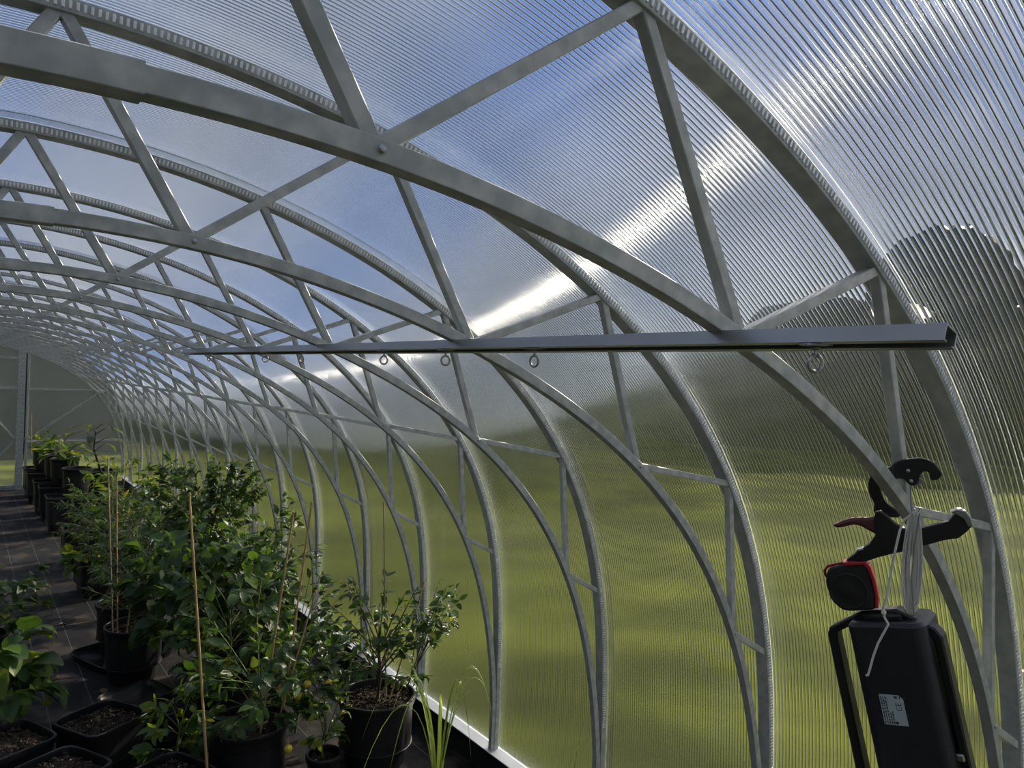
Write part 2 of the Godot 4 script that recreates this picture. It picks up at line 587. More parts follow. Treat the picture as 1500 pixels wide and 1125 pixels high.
func end_walls() -> void:
	for which in 2:
		var zw: float = Z_END if which == 0 else Z_FRONT
		var into := 1.0 if which == 0 else -1.0
		var w := setting("wall_back" if which == 0 else "wall_front")
		# panes between the posts
		var edges := [XC - 1.865, XC - 0.62, XC + 0.62, XC + 1.865]
		var top := arch_points(OUTER, 2, 0.01, 0)
		for k in 3:
			var o := PackedVector2Array()
			o.append(Vector2(edges[k], 0.0))
			for p in top:
				if p.x > edges[k] and p.x < edges[k + 1]:
					o.append(p)
			o.append(Vector2(edges[k + 1], 0.0))
			if k == 0:
				o[0].x = o[1].x
			if k == 2:
				o[o.size() - 1].x = o[o.size() - 2].x
			var s := Shape.new()
			s.slab(o, Vector3(0, 0, zw - into * 0.012), Vector3.RIGHT, Vector3.UP, 0.006, 0.0005)
			put("pane", s.mesh(), M["end wall polycarbonate"], w)
		# posts, rails and braces
		for side in [-1.0, 1.0]:
			var px: float = XC + side * 0.575
			var s := Shape.new()
			s.bar(Vector3(px, 0, zw + into * 0.02), Vector3(px, 2.2, zw + into * 0.02), Vector3.RIGHT, 0.085, 0.04)
			put("post", s.mesh(), M["galvanised steel"], w)
			s = Shape.new()
			s.bar(Vector3(px + side * 0.075, 0, zw + into * 0.02), Vector3(px + side * 0.075, 2.17, zw + into * 0.02), Vector3.RIGHT, 0.03, 0.03)
			put("post", s.mesh(), M["galvanised steel"], w)
			var c: float = px + side * 0.09
			s = Shape.new()
			s.bar(Vector3(c, 1.375, zw + into * 0.016), Vector3(XC + side * 1.6, 1.375, zw + into * 0.016), Vector3.UP, 0.025, 0.025)
			put("rail", s.mesh(), M["galvanised steel"], w)
			s = Shape.new()
			s.bar(Vector3(c, 0.655, zw + into * 0.016), Vector3(XC + side * 1.83, 0.655, zw + into * 0.016), Vector3.UP, 0.025, 0.025)
			put("rail", s.mesh(), M["galvanised steel"], w)
			s = Shape.new()
			s.bar(Vector3(c, 0.68, zw + into * 0.016), Vector3(XC + side * 1.52, 1.36, zw + into * 0.016), Vector3.UP, 0.022, 0.022)
			put("brace", s.mesh(), M["galvanised steel"], w)
			# the door between the posts
			s = Shape.new()
			s.bar(Vector3(px - side * 0.06, 0.7, zw + into * 0.016), Vector3(XC, 1.36, zw + into * 0.016), Vector3.UP, 0.022, 0.022)
			put("brace", s.mesh(), M["galvanised steel"], w)
			s = Shape.new()
			s.bar(Vector3(px - side * 0.06, 0.66, zw + into * 0.016), Vector3(XC, 0.06, zw + into * 0.016), Vector3.UP, 0.022, 0.022)
			put("brace", s.mesh(), M["galvanised steel"], w)
		for y in [0.05, 1.39, 1.80]:
			var s := Shape.new()
			s.bar(Vector3(XC - 0.53, y, zw + into * 0.02), Vector3(XC + 0.53, y, zw + into * 0.02), Vector3.UP, 0.035, 0.03)
			put("door_rail", s.mesh(), M["galvanised steel"], w)
		var b := Shape.new()
		b.bar(Vector3(XC - 1.86, 0.03, zw + into * 0.01), Vector3(XC + 1.86, 0.03, zw + into * 0.01), Vector3.UP, 0.06, 0.03)
		put("sill", b.mesh(), M["sill steel"], w)

# ------------------------------------------------------------------ outside: lawn, trees

func blob(sd: int, radius: Vector3, rough: float, rings := 22, sides := 34) -> ArrayMesh:
	var f := FastNoiseLite.new()
	f.seed = sd
	f.frequency = 1.3
	f.fractal_octaves = 4
	var st := SurfaceTool.new()
	st.begin(Mesh.PRIMITIVE_TRIANGLES)
	for i in rings + 1:
		var u := PI * i / rings
		for k in sides + 1:
			var a := TAU * k / sides
			var d := Vector3(sin(u) * cos(a), cos(u), sin(u) * sin(a))
			st.set_smooth_group(0)
			st.add_vertex(d * radius * (1.0 + rough * f.get_noise_3dv(d * 1.6) + rough * 0.5 * f.get_noise_3dv(d * 5.0)))
	for i in rings:
		for k in sides:
			var p := i * (sides + 1) + k
			for j in [p, p + sides + 2, p + sides + 1, p, p + 1, p + sides + 2]:
				st.add_index(j)
	st.generate_normals()
	return st.commit()

func outside() -> void:
	var s := Shape.new()
	var r := 160.0
	s.box(Vector3(0, -0.35, 0), Vector3(r, 0, 0), Vector3(0, 0.28, 0), Vector3(0, 0, r))
	var l := put("lawn", s.mesh(), M["lawn"])
	l.set_meta("kind", "structure")
	var g := "trees around the lawn"
	# bearing from straight down the tunnel (degrees, to the right), distance, height, crown radius, dark, label
	var list := [
		[99.0, 62.0, 16.5, 5.2, 1, "tall dark tree far beyond the lawn, past the right edge of the picture"],
		[88.5, 62.0, 17.0, 5.2, 1, "tall dark tree far beyond the lawn, at the right edge of the picture"],
		[78.0, 60.0, 16.0, 5.2, 1, "tall dark tree far beyond the lawn, rightmost but one"],
		[67.5, 60.0, 14.0, 5.0, 1, "dark tree far beyond the lawn, above the tying tool"],
		[13.0, 23.0, 5.4, 1.6, 1, "dark tree beyond the far end wall, in its right corner"],
		[3.5, 23.0, 6.0, 1.7, 1, "dark tree beyond the far end wall, behind the door post"],
		[-7.0, 23.0, 6.0, 1.7, 0, "green tree beyond the far end wall, left of the door post"],
	]
	var i := 0
	for t in list:
		i += 1
		var an := deg_to_rad(t[0])
		var o := thing("tree", t[5], "tree", Vector3(sin(an) * t[1], -0.07, -cos(an) * t[1]), g)
		var h: float = t[2]
		var cr: float = t[3]
		put("crown", blob(40 + i, Vector3(cr, h * 0.47, cr), 0.16), M["dark tree foliage" if t[4] else "tree foliage"], o, Transform3D(Basis.IDENTITY, Vector3(0, h * 0.52, 0)))
		var q := Shape.new()
		q.tube(PackedVector3Array([Vector3(0, 0, 0), Vector3(0.1, h * 0.25, 0), Vector3(0, h * 0.6, 0.1)]), PackedFloat32Array([0.32, 0.24, 0.14]), 9)
		put("trunk", q.mesh(), M["tree bark"], o)
	# one hedge runs round the far edge of the lawn, lower towards the left
	var hd := thing("hedge", "long dark uneven hedge along the far edge of the lawn", "hedge", Vector3(0, -0.07, 0))
	var nf := FastNoiseLite.new()
	nf.seed = 77
	nf.frequency = 0.35
	nf.fractal_octaves = 4
	var hs := SurfaceTool.new()
	hs.begin(Mesh.PRIMITIVE_TRIANGLES)
	var steps := 150
	var cross := 9
	for a in steps + 1:
		var an := deg_to_rad(lerpf(-14.0, 104.0, float(a) / steps))
		var d := 25.5 - 7.0 * smoothstep(30.0, 12.0, rad_to_deg(an))
		var tall := 2.4 + 2.2 * smoothstep(42.0, 62.0, rad_to_deg(an)) + 1.2 * smoothstep(25.0, 8.0, rad_to_deg(an))
		for c in cross:
			var u := PI * c / (cross - 1)
			var p := Vector3(sin(an) * d, 0, -cos(an) * d)
			var outw := Vector3(sin(an), 0, -cos(an))
			var w := 1.0 + 0.35 * nf.get_noise_3d(p.x, c * 2.0, p.z)
			hs.set_smooth_group(0)
			hs.add_vertex(p - outw * cos(u) * 1.3 * w + Vector3.UP * sin(u) * tall * w)
	for a in steps:
		for c in cross - 1:
			var p := a * cross + c
			for j in [p, p + 1, p + cross, p + 1, p + cross + 1, p + cross]:
				hs.add_index(j)
	hs.generate_normals()
	put("foliage", hs.commit(), M["dark tree foliage"], hd)
	var lh := thing("hedge", "tall dark hedge close along the left side of the greenhouse, outside", "hedge", Vector3(-4.2, -0.07, -4.0))
	put("foliage", blob(93, Vector3(1.2, 4.6, 16.0), 0.12, 30, 60), M["dark tree foliage"], lh)
	var pl := Shape.new()
	pl.box(Vector3(0, 0.45, 0), Vector3(0.06, 0, 0), Vector3(0, 0.52, 0), Vector3(0, 0, 0.02), 0.004)
	var po := put("garden_post", pl.mesh(), M["old plank"], self, Transform3D(Basis.IDENTITY, Vector3(2.62, 0, -0.78)))
	tag(po, "pinkish weathered plank standing outside behind the nearest truss, bottom right", "plank")

# ------------------------------------------------------------------ trusses

func trusses() -> void:
	var dz := 0.022
	var parts := []
	# the two chords; the inner one is two pieces that meet in a sleeve at the top
	for side in [1, -1]:
		var s := Shape.new()
		s.arch(arch_points(INNER, 3, 0.0, side), 0.022, 0.0, -dz)
		parts.append(["inner_arch", s.mesh(), "galvanised steel", Vector3.ZERO])
	var sl := Shape.new()
	var sp := PackedVector2Array()
	for p in arch_points(INNER, 6, 0.0, 0):
		if p.x > XC - 0.11 and p.x < XC + 0.002:
			sp.append(p)
	sl.arch(sp, 0.0255, 0.0018, -dz - 0.0018)
	parts.append(["sleeve", sl.mesh(), "galvanised steel", Vector3.ZERO])
	var o := Shape.new()
	o.arch(arch_points(OUTER, 3, 0.0, 0), 0.022, 0.002, -0.036)
	parts.append(["outer_arch", o.mesh(), "galvanised steel", Vector3.ZERO])
	# web
	for side in [1.0, -1.0]:
		var zig := []
		for k in 4:
			zig.append(NODES_OUT[k])
			zig.append(NODES_IN[k])
		zig.append(NODES_OUT[4])
		for k in zig.size() - 1:
			var s := Shape.new()
			var a := Vector3(XC + side * zig[k].x, zig[k].y, -dz * 0.5 - 0.0005)
			var b := Vector3(XC + side * zig[k + 1].x, zig[k + 1].y, -dz * 0.5 - 0.0005)
			s.bar(a, b, Vector3(0, 0, 1), dz - 0.004, 0.0185 if k % 2 == 0 else 0.0165)
			parts.append(["strut", s.mesh(), "galvanised steel", Vector3.ZERO])
	# bolts on the inner nodes
	var bolt := Shape.new()
	bolt.lathe([Vector2(0.0, 0.0035), Vector2(0.0022, 0.0033), Vector2(0.0038, 0.0022), Vector2(0.0045, 0.0)], Transform3D(Basis(Vector3.RIGHT, PI / 2), Vector3.ZERO), 12)
	var bm := bolt.mesh()
	for side in [1.0, -1.0]:
		for nd in NODES_IN:
			parts.append(["bolt", bm, "bolt steel", Vector3(XC + side * (nd.x + 0.004), nd.y - 0.001, 0.0)])
	# crimps pressed into the front edge of the outer arch where it bends
	var crimp := Shape.new()
	crimp.box(Vector3.ZERO, Vector3(0.0022, 0, 0), Vector3(0, 0.0062, 0), Vector3(0, 0, 0.0014), 0.0008)
	var cm := crimp.mesh()
	var cp := []
	var path := arch_points(OUTER, 8, 0.0, 0)
	var left := 0.0
	for i in path.size() - 1:
		var d := path[i + 1] - path[i]
		if path[i].y < 0.50:
			continue
		var at := left
		while at < d.length():
			var t := d.normalized()
			var p := path[i] + t * at
			cp.append(Transform3D(Basis(Vector3(t.x, t.y, 0), Vector3(-t.y, t.x, 0), Vector3(0, 0, 1)), Vector3(p.x, p.y, 0.0028)))
			at += 0.0092
		left = at - d.length()
	var order := ["first", "second", "third", "fourth", "fifth", "sixth", "seventh", "eighth", "ninth", "tenth", "eleventh", "twelfth", "thirteenth", "fourteenth", "fifteenth", "sixteenth", "seventeenth", "last"]
	for k in 18:
		var label := "galvanised double-arch truss, %s counting from the camera" % order[k]
		if k == 0:
			label = "nearest galvanised double-arch truss, on which the tools hang"
		elif k == 17:
			label = "last galvanised double-arch truss, standing against the far end wall"
		var t := thing("truss", label, "truss", Vector3(0, 0, truss_z(k) + (0.045 if k == 17 else 0.0)), "galvanised trusses of the tunnel")
		for p in parts:
			put(p[0], p[1], M[p[2]], t, Transform3D(Basis.IDENTITY, p[3]))
		if k < 12:
			many("crimps", cm, M["bright zinc"], cp, t)

func rail_and_hooks() -> void:
	# a C-shaped channel under the inner arches, open downwards
	var z0 := -0.316
	var z1 := -3.42
	var at := Vector3(0.787, 1.8465, 0)
	var tx := Vector3(0.945, -0.327, 0)
	var ty := Vector3(0.327, 0.945, 0)
	var w := 0.0135
	var h := 0.0092
	var th := 0.002
	var lip := 0.007
	var s := PackedVector2Array([Vector2(-w, h), Vector2(w, h), Vector2(w, -h), Vector2(w - lip, -h), Vector2(w - lip, -h + th), Vector2(w - th, -h + th), Vector2(w - th, h - th), Vector2(-w + th, h - th), Vector2(-w + th, -h + th), Vector2(-w + lip, -h + th), Vector2(-w + lip, -h), Vector2(-w, -h)])
	var r := Shape.new()
	r.slab(s, at + Vector3(0, 0, (z0 + z1) / 2.0), tx, ty, z0 - z1, 0.0004)
	var o := put("channel_rail", r.mesh(), M["rail steel"])
	tag(o, "long steel channel rail hung under the inner arches, carrying eye bolts", "rail")
	var list := [[-0.458, "eye bolt nearest the camera, under the near end of the channel rail"], [-0.973, "second eye bolt along the channel rail from its near end"], [-1.26, "third eye bolt along the channel rail from its near end"], [-1.53, "fourth eye bolt along the channel rail, between two close neighbours"], [-2.042, "fifth eye bolt along the channel rail, third from the far end"], [-2.355, "second eye bolt from the far end of the channel rail"], [-3.022, "eye bolt at the far end of the channel rail"]]
	var k := 0
	for e in list:
		k += 1
		var t := thing("eye_bolt", e[1], "eye bolt", Vector3(0.784, 1.8378, e[0]), "eye bolts on the channel rail")
		t.rotation = Vector3(0, -0.8 + 0.45 * sin(k * 2.3), 0.0)
		var q := Shape.new()
		q.box(Vector3(0, 0.002, 0), Vector3(0.017, 0, 0), Vector3(0, 0.0015, 0), Vector3(0, 0, 0.008), 0.0008)
		put("plate", q.mesh(), M["bolt steel"], t)
		q = Shape.new()
		q.lathe([Vector2(0, -0.004), Vector2(0.006, -0.004), Vector2(0.006, 0.0), Vector2(0.0, 0.0)], Transform3D.IDENTITY, 6)
		put("nut", q.mesh(), M["bolt steel"], t)
		q = Shape.new()
		var ring := PackedVector3Array([Vector3(0, -0.002, 0), Vector3(0, -0.010, 0)])
		for j in 15:
			var a := PI / 2 + 0.25 + TAU * 0.93 * j / 14.0
			ring.append(Vector3(cos(a) * 0.0085, -0.0195 + sin(a) * 0.0095, 0.001 * j / 14.0))
		q.tube(ring, PackedFloat32Array([0.0022]), 8)
		put("eye", q.mesh(), M["bolt steel"], t)

# ------------------------------------------------------------------ pots, soil and plants

var pot_meshes := {}

func pot(at: Vector3, radius: float, height: float, square: bool, label: String, turn := 0.0, group := "black plant pots", filled := true) -> Node3D:
	var t := thing("square_pot" if square else "round_pot", label, "plant pot", at, group)
	t.rotation.y = turn
	var key := "%s %s %s" % [radius, height, square]
	if not pot_meshes.has(key):
		var sq := 7.0 if square else 0.0
		var sides := 40 if square else 28
		var b := Shape.new()
		var rb := radius * 0.80
		b.lathe([Vector2(0.0, 0.002), Vector2(rb - 0.004, 0.002), Vector2(rb, 0.006), Vector2(radius - 0.006, height - 0.03), Vector2(radius - 0.003, height - 0.028)], Transform3D.IDENTITY, sides, sq)
		b.lathe([Vector2(radius - 0.005, height * 0.3), Vector2(radius - 0.012, height * 0.3), Vector2(radius - 0.010, height - 0.004)], Transform3D.IDENTITY, sides, sq)
		var r := Shape.new()
		r.lathe([Vector2(radius - 0.005, height - 0.028), Vector2(radius + 0.001, height - 0.026), Vector2(radius + 0.003, height - 0.004), Vector2(radius, height), Vector2(radius - 0.007, height), Vector2(radius - 0.010, height - 0.004), Vector2(radius - 0.011, height - 0.03)], Transform3D.IDENTITY, sides, sq)
		var s := Shape.new()
		var lv := height - 0.035
		var f := FastNoiseLite.new()
		f.seed = 3
		f.frequency = 30.0
		var profile := []
		for k in 7:
			profile.append((radius - 0.011) * k / 6.0)
		var rows := []
		for k in 7:
			var row := []
			for j in sides:
				var a := TAU * (j + 0.5) / sides
				var q: float = profile[k]
				if square:
					q *= pow(pow(absf(cos(a)), sq) + pow(absf(sin(a)), sq), -1.0 / sq)
				var y := lv + 0.012 * f.get_noise_2d(q * cos(a), q * sin(a)) + 0.008 * (1.0 - k / 6.0)
				row.append(s.vert(Vector3(q * cos(a), y, q * sin(a)), (Vector3.UP + Vector3(f.get_noise_2d(q * cos(a), 9 + q * sin(a)), 0, f.get_noise_2d(5 + q * cos(a), q * sin(a)))).normalized()))
			rows.append(row)
		for k in 6:
			for j in sides:
				s.quad(rows[k][j], rows[k][(j + 1) % sides], rows[k + 1][(j + 1) % sides], rows[k + 1][j])
		pot_meshes[key] = [b.mesh(), r.mesh(), s.mesh()]
	var m: Array = pot_meshes[key]
	put("body", m[0], M["black plastic"], t)
	put("rim", m[1], M["black plastic"], t)
	if filled:
		put("soil", m[2], M["potting soil"], t)
		if at.z > -5.5:
			# clods, bark and perlite lying loose on the soil
			var chip := Shape.new()
			chip.box(Vector3.ZERO, Vector3(0.0055, 0, 0.001), Vector3(0, 0.0026, 0), Vector3(-0.001, 0, 0.0036), 0.0012)
			var g := RandomNumberGenerator.new()
			g.seed = int(absf(at.x * 1000.0) + absf(at.z * 77.0))
			for kind in [["bark chip", 110, 1.3], ["potting soil", 160, 1.6], ["perlite", 34, 0.5]]:
				var places := []
				for k in kind[1]:
					var q := Vector2(g.randf_range(-1, 1), g.randf_range(-1, 1)) * (radius - 0.022)
					if not square and q.length() > radius - 0.02:
						continue
					var z: float = kind[2] * g.randf_range(0.5, 1.3)
					places.append(Transform3D(Basis.from_euler(Vector3(g.randf_range(-0.7, 0.7), g.randf() * TAU, g.randf_range(-0.7, 0.7))) * Basis.from_scale(Vector3.ONE * z), Vector3(q.x, height - 0.030 + g.randf_range(-0.004, 0.008), q.y)))
				many("loose_" + ("bark" if kind[0] == "bark chip" else "clods" if kind[0] == "potting soil" else "perlite"), chip.mesh(), M[kind[0]], places, t)
	return t

func leaf_shape(width: float, bend: float, fold: float, wave: float, kind := 0) -> ArrayMesh:
	var s := Shape.new()
	var ts := [0.0, 0.10, 0.24, 0.42, 0.62, 0.82, 1.0]
	var rows := []
	for t in ts:
		var hw := width * pow(sin(PI * pow(t, 0.72)), 0.85) if kind == 0 else width * sin(PI * pow(t, 0.9))
		hw = maxf(hw, 0.004)
		var a: float = bend * t
		var y := sin(a) / bend if absf(bend) > 0.01 else float(t)
		var zc := -(1.0 - cos(a)) / bend if absf(bend) > 0.01 else 0.0
		var up := Vector3(0, sin(a), cos(a))
		var rip := wave * sin(t * 17.0)
		var l := Vector3(-hw, y, zc) + up * (fold * hw + rip * hw)
		var r := Vector3(hw, y, zc) + up * (fold * hw - rip * hw)
		var nl := (up + Vector3(fold, 0, 0)).normalized()
		var nr := (up - Vector3(fold, 0, 0)).normalized()
		rows.append([s.vert(l, nl), s.vert(Vector3(0, y, zc), up), s.vert(r, nr)])
	for i in rows.size() - 1:
		s.quad(rows[i][0], rows[i][1], rows[i + 1][1], rows[i + 1][0])
		s.quad(rows[i][1], rows[i][2], rows[i + 1][2], rows[i + 1][1])
	# the stalk
	var w := 0.012
	s.face(Vector3(-w, -0.22, 0.03), Vector3(w, -0.22, 0.03), Vector3(w, 0.02, 0), Vector3(-w, 0.02, 0), Vector3(0, 0, 1))
	return s.mesh()

var leaves := {}

func leaf_set(kind: String) -> Array:
	if leaves.is_empty():
		leaves["ovate"] = [leaf_shape(0.27, 0.7, 0.25, 0.06), leaf_shape(0.24, 1.1, 0.35, 0.10), leaf_shape(0.30, 0.4, 0.18, 0.08), leaf_shape(0.25, -0.4, 0.3, 0.05)]
		leaves["broad"] = [leaf_shape(0.36, 0.8, 0.20, 0.08), leaf_shape(0.40, 0.5, 0.15, 0.10), leaf_shape(0.34, 1.2, 0.3, 0.08)]
		leaves["narrow"] = [leaf_shape(0.13, 0.7, 0.3, 0.05, 1), leaf_shape(0.11, 1.2, 0.25, 0.08, 1), leaf_shape(0.15, 0.3, 0.2, 0.05, 1)]
	return leaves[kind]

# where the inner arch stands at a height, on the right
func wall_x(y: float) -> float:
	for k in INNER.size() - 1:
		if INNER[k + 1].y <= y:
			var u: float = (INNER[k].y - y) / maxf(INNER[k].y - INNER[k + 1].y, 1e-5)
			return XC + lerpf(INNER[k].x, INNER[k + 1].x, clampf(u, 0.0, 1.0))
	return XC + INNER[INNER.size() - 1].x

# p: h height, r radius of the crown, n leaves, size of a leaf, kind, tones {material: weight}, fruit [material, count, size], seed, low: where leaves start, as a share of h
func plant(called: String, label: String, category: String, at: Vector3, p: Dictionary, group := "") -> Node3D:
	var t := thing(called, label, category, at, group)
	var g := RandomNumberGenerator.new()
	g.seed = p.get("seed", 1)
	var h: float = p.h
	var r: float = p.r
	var lean: Vector3 = p.get("lean", Vector3.ZERO)
	var low: float = p.get("low", 0.25)
	var flat: float = p.get("flat", 0.0)
	var stem := Shape.new()
	var branches := []
	var trunk_top := Vector3(g.randf_range(-0.03, 0.03), h * 0.55, g.randf_range(-0.03, 0.03)) + lean * 0.5
	var th: float = p.get("thick", 0.006)
	stem.tube(PackedVector3Array([Vector3(0, -0.03, 0), trunk_top * 0.35 + Vector3(g.randf_range(-0.02, 0.02), 0, g.randf_range(-0.02, 0.02)), trunk_top * 0.7, trunk_top]), PackedFloat32Array([th, th * 0.9, th * 0.75, th * 0.55]), 6)
	var nb: int = p.get("branches", 14)
	for k in nb:
		var a := TAU * (k * 0.381966 + g.randf() * 0.12)
		var v := (k + 0.5) / nb
		var up := lerpf(low, 1.0, v if flat <= 0.0 else lerpf(v, 1.0, flat))
		up = clampf(up + g.randf_range(-0.06, 0.06), low * 0.8, 1.0)
		var wide := r * sqrt(maxf(0.08, 1.0 - pow((up - 0.55) / 0.62, 2.0))) * g.randf_range(0.75, 1.05)
		var e := Vector3(cos(a) * wide, h * up, sin(a) * wide) + lean * up
		# branches stop short of the wall
		e.x = minf(e.x, wall_x(at.y + e.y) - at.x - 0.10)
		var f := trunk_top * g.randf_range(0.35, 0.95) * minf(1.0, up + 0.15)
		f.y = minf(f.y, e.y - 0.02)
		var m := f.lerp(e, 0.5) + Vector3(0, h * 0.07, 0)
		var path := PackedVector3Array()
		for j in 6:
			var u := j / 5.0
			path.append(f * (1 - u) * (1 - u) + m * 2 * u * (1 - u) + e * u * u)
		branches.append(path)
		stem.tube(path, PackedFloat32Array([th * 0.5, th * 0.45, th * 0.4, th * 0.33, th * 0.27, th * 0.2]), 5)
	put("stem", stem.mesh(), M[p.get("stem", "green stem")], t)
	var n: int = p.n
	var size: float = p.size
	var kinds := leaf_set(p.get("kind", "ovate"))
	var tones: Dictionary = p.tones
	var total := 0.0
	for w in tones.values():
		total += w
	var rest := {}
	var single: int = mini(n, p.get("single", 90))
	var spots := []
	for k in n:
		var path: PackedVector3Array = branches[k % nb]
		var u := sqrt(g.randf_range(0.12, 1.0))
		var at_f := u * 5.0
		var i := mini(int(at_f), 4)
		var q := path[i].lerp(path[i + 1], at_f - i)
		var along := (path[i + 1] - path[i]).normalized()
		var out := Vector3(q.x - lean.x * 0.5, 0, q.z - lean.z * 0.5).normalized()
		var dir := (along * 0.5 + out * 0.55 + Vector3(g.randf_range(-1, 1), g.randf_range(-0.9, 0.35), g.randf_range(-1, 1)) * 0.95).normalized()
		var nrm := (Vector3.UP * 0.9 + out * 0.35 + Vector3(g.randf_range(-1, 1), g.randf_range(-0.3, 0.5), g.randf_range(-1, 1)) * 0.6)
		nrm = (nrm - dir * nrm.dot(dir)).normalized()
		var sz := size * g.randf_range(0.55, 1.15) * (1.15 - 0.45 * u)
		var x := dir.cross(nrm)
		var xf := Transform3D(Basis(x * sz, dir * sz, nrm * sz), q + dir * sz * 0.22 + Vector3(0, 0, 0))
		# keep foliage inside the wall
		var pick := g.randf() * total
		var tone := ""
		for w in tones:
			tone = w
			pick -= tones[w]
			if pick <= 0.0:
				break
		spots.append([xf, g.randi() % kinds.size(), tone, sz])
	spots.sort_custom(func(c, d): return c[3] > d[3])
	for k in spots.size():
		var s: Array = spots[k]
		if k < single:
			put("leaf", kinds[s[1]], M[s[2]], t, s[0])
		else:
			var key := [s[1], s[2]]
			if not rest.has(key):
				rest[key] = []
			rest[key].append(s[0])
	for key in rest:
		many("foliage", kinds[key[0]], M[key[1]], rest[key], t)
	if p.has("fruit"):
		var fs := Shape.new()
		var z: float = p.fruit[2]
		fs.lathe([Vector2(0, 0), Vector2(z * 0.25, -z * 0.02), Vector2(z * 0.44, -z * 0.22), Vector2(z * 0.5, -z * 0.5), Vector2(z * 0.36, -z * 0.85), Vector2(z * 0.12, -z * 1.08), Vector2(0, -z * 1.12)], Transform3D.IDENTITY, 12)
		fs.tube(PackedVector3Array([Vector3(0, 0, 0), Vector3(0.003, 0.02, 0)]), PackedFloat32Array([0.0012]), 5)
		var fm := fs.mesh()
		var spec: Array = p.fruit
		for k in spec[1]:
			var fr: Vector3
			if spec.size() > 3:
				fr = spec[3][k] - at
			else:
				var path: PackedVector3Array = branches[(k * 3 + 1) % nb]
				fr = path[3] - Vector3(0, 0.02, 0)
			put("fruit", fm, M[spec[0]], t, Transform3D(Basis(Vector3.UP, k * 1.3), fr))
	return t

func aubergine(at: Vector3) -> void:
	var t := thing("aubergine_plant", "dark plant with long drooping leaves standing above the far pots", "plant", at)
	var s := Shape.new()
	var top := Vector3(0.0, 0.50, 0.02)
	s.tube(PackedVector3Array([Vector3(0.09, 0, -0.1), Vector3(0.05, 0.12, -0.05), Vector3(-0.01, 0.3, 0), top]), PackedFloat32Array([0.014, 0.012, 0.010, 0.007]), 7)
	var lv := leaf_shape(0.17, 1.5, 0.25, 0.05)
	var list := [[0.47, 0.1, 0.30, 0.27], [0.50, 3.2, 0.26, 0.25], [0.42, 2.7, 0.22, 0.30], [0.36, -0.2, 0.24, 0.30], [0.50, 1.7, 0.2, 0.22], [0.40, 4.4, 0.2, 0.26], [0.28, 0.5, 0.2, 0.22], [0.30, 3.5, 0.22, 0.24], [0.53, 5.4, 0.1, 0.18]]
	for k in list:
		var f := Vector3(0, k[0], 0.01)
		var out := Vector3(cos(k[1]) * 0.8, 0.55, -sin(k[1]) * 0.8).normalized()
		var e: Vector3 = f + out * 0.11
		s.tube(PackedVector3Array([f, e]), PackedFloat32Array([0.005, 0.004]), 5)
		var dir := Vector3(cos(k[1]), 0.25, -sin(k[1])).normalized()
		var x := dir.cross(Vector3.UP).normalized()
		var z: float = k[3]
		put("leaf", lv, M["leaf aubergine"], t, Transform3D(Basis(x * z, dir * z, x.cross(dir) * z), e))
	put("stem", s.mesh(), M["purple stem"], t)

func blades(label: String, at: Vector3, list: Array, group := "") -> void:
	var t := thing("lemongrass", label, "grass plant", at, group)
	for b in list:
		# b: end, peak share, width
		var e: Vector3 = b[0]
		var s := Shape.new()
		var pk: float = b[1]
		var mid := Vector3(e.x * 0.35, pk, e.z * 0.35)
		var rows := []
		var steps := 10
		var across := Vector3(-e.z, 0, e.x).normalized()
		if across.length() < 0.1:
			across = Vector3.RIGHT
		for j in steps + 1:
			var u := float(j) / steps
			var q := mid * 2 * u * (1 - u) + e * u * u
			var q2 := mid * 2 * (u + 0.02) * (1 - u - 0.02) + e * (u + 0.02) * (u + 0.02)
			var tt := (q2 - q).normalized()
			var nn := across.cross(tt).normalized()
			if nn.y < 0:
				nn = -nn
			var w: float = b[2] * (0.55 + 0.45 * sin(PI * minf(1.0, u * 1.2 + 0.15))) * (1.0 - pow(u, 4.0) * 0.96)
			rows.append([s.vert(q - across * w + nn * w * 0.3, nn), s.vert(q, nn), s.vert(q + across * w + nn * w * 0.3, nn)])
		for j in steps:
			s.quad(rows[j][0], rows[j][1], rows[j + 1][1], rows[j + 1][0])
			s.quad(rows[j][1], rows[j][2], rows[j + 1][2], rows[j + 1][1])
		put("blade", s.mesh(), M["grass blade"], t)

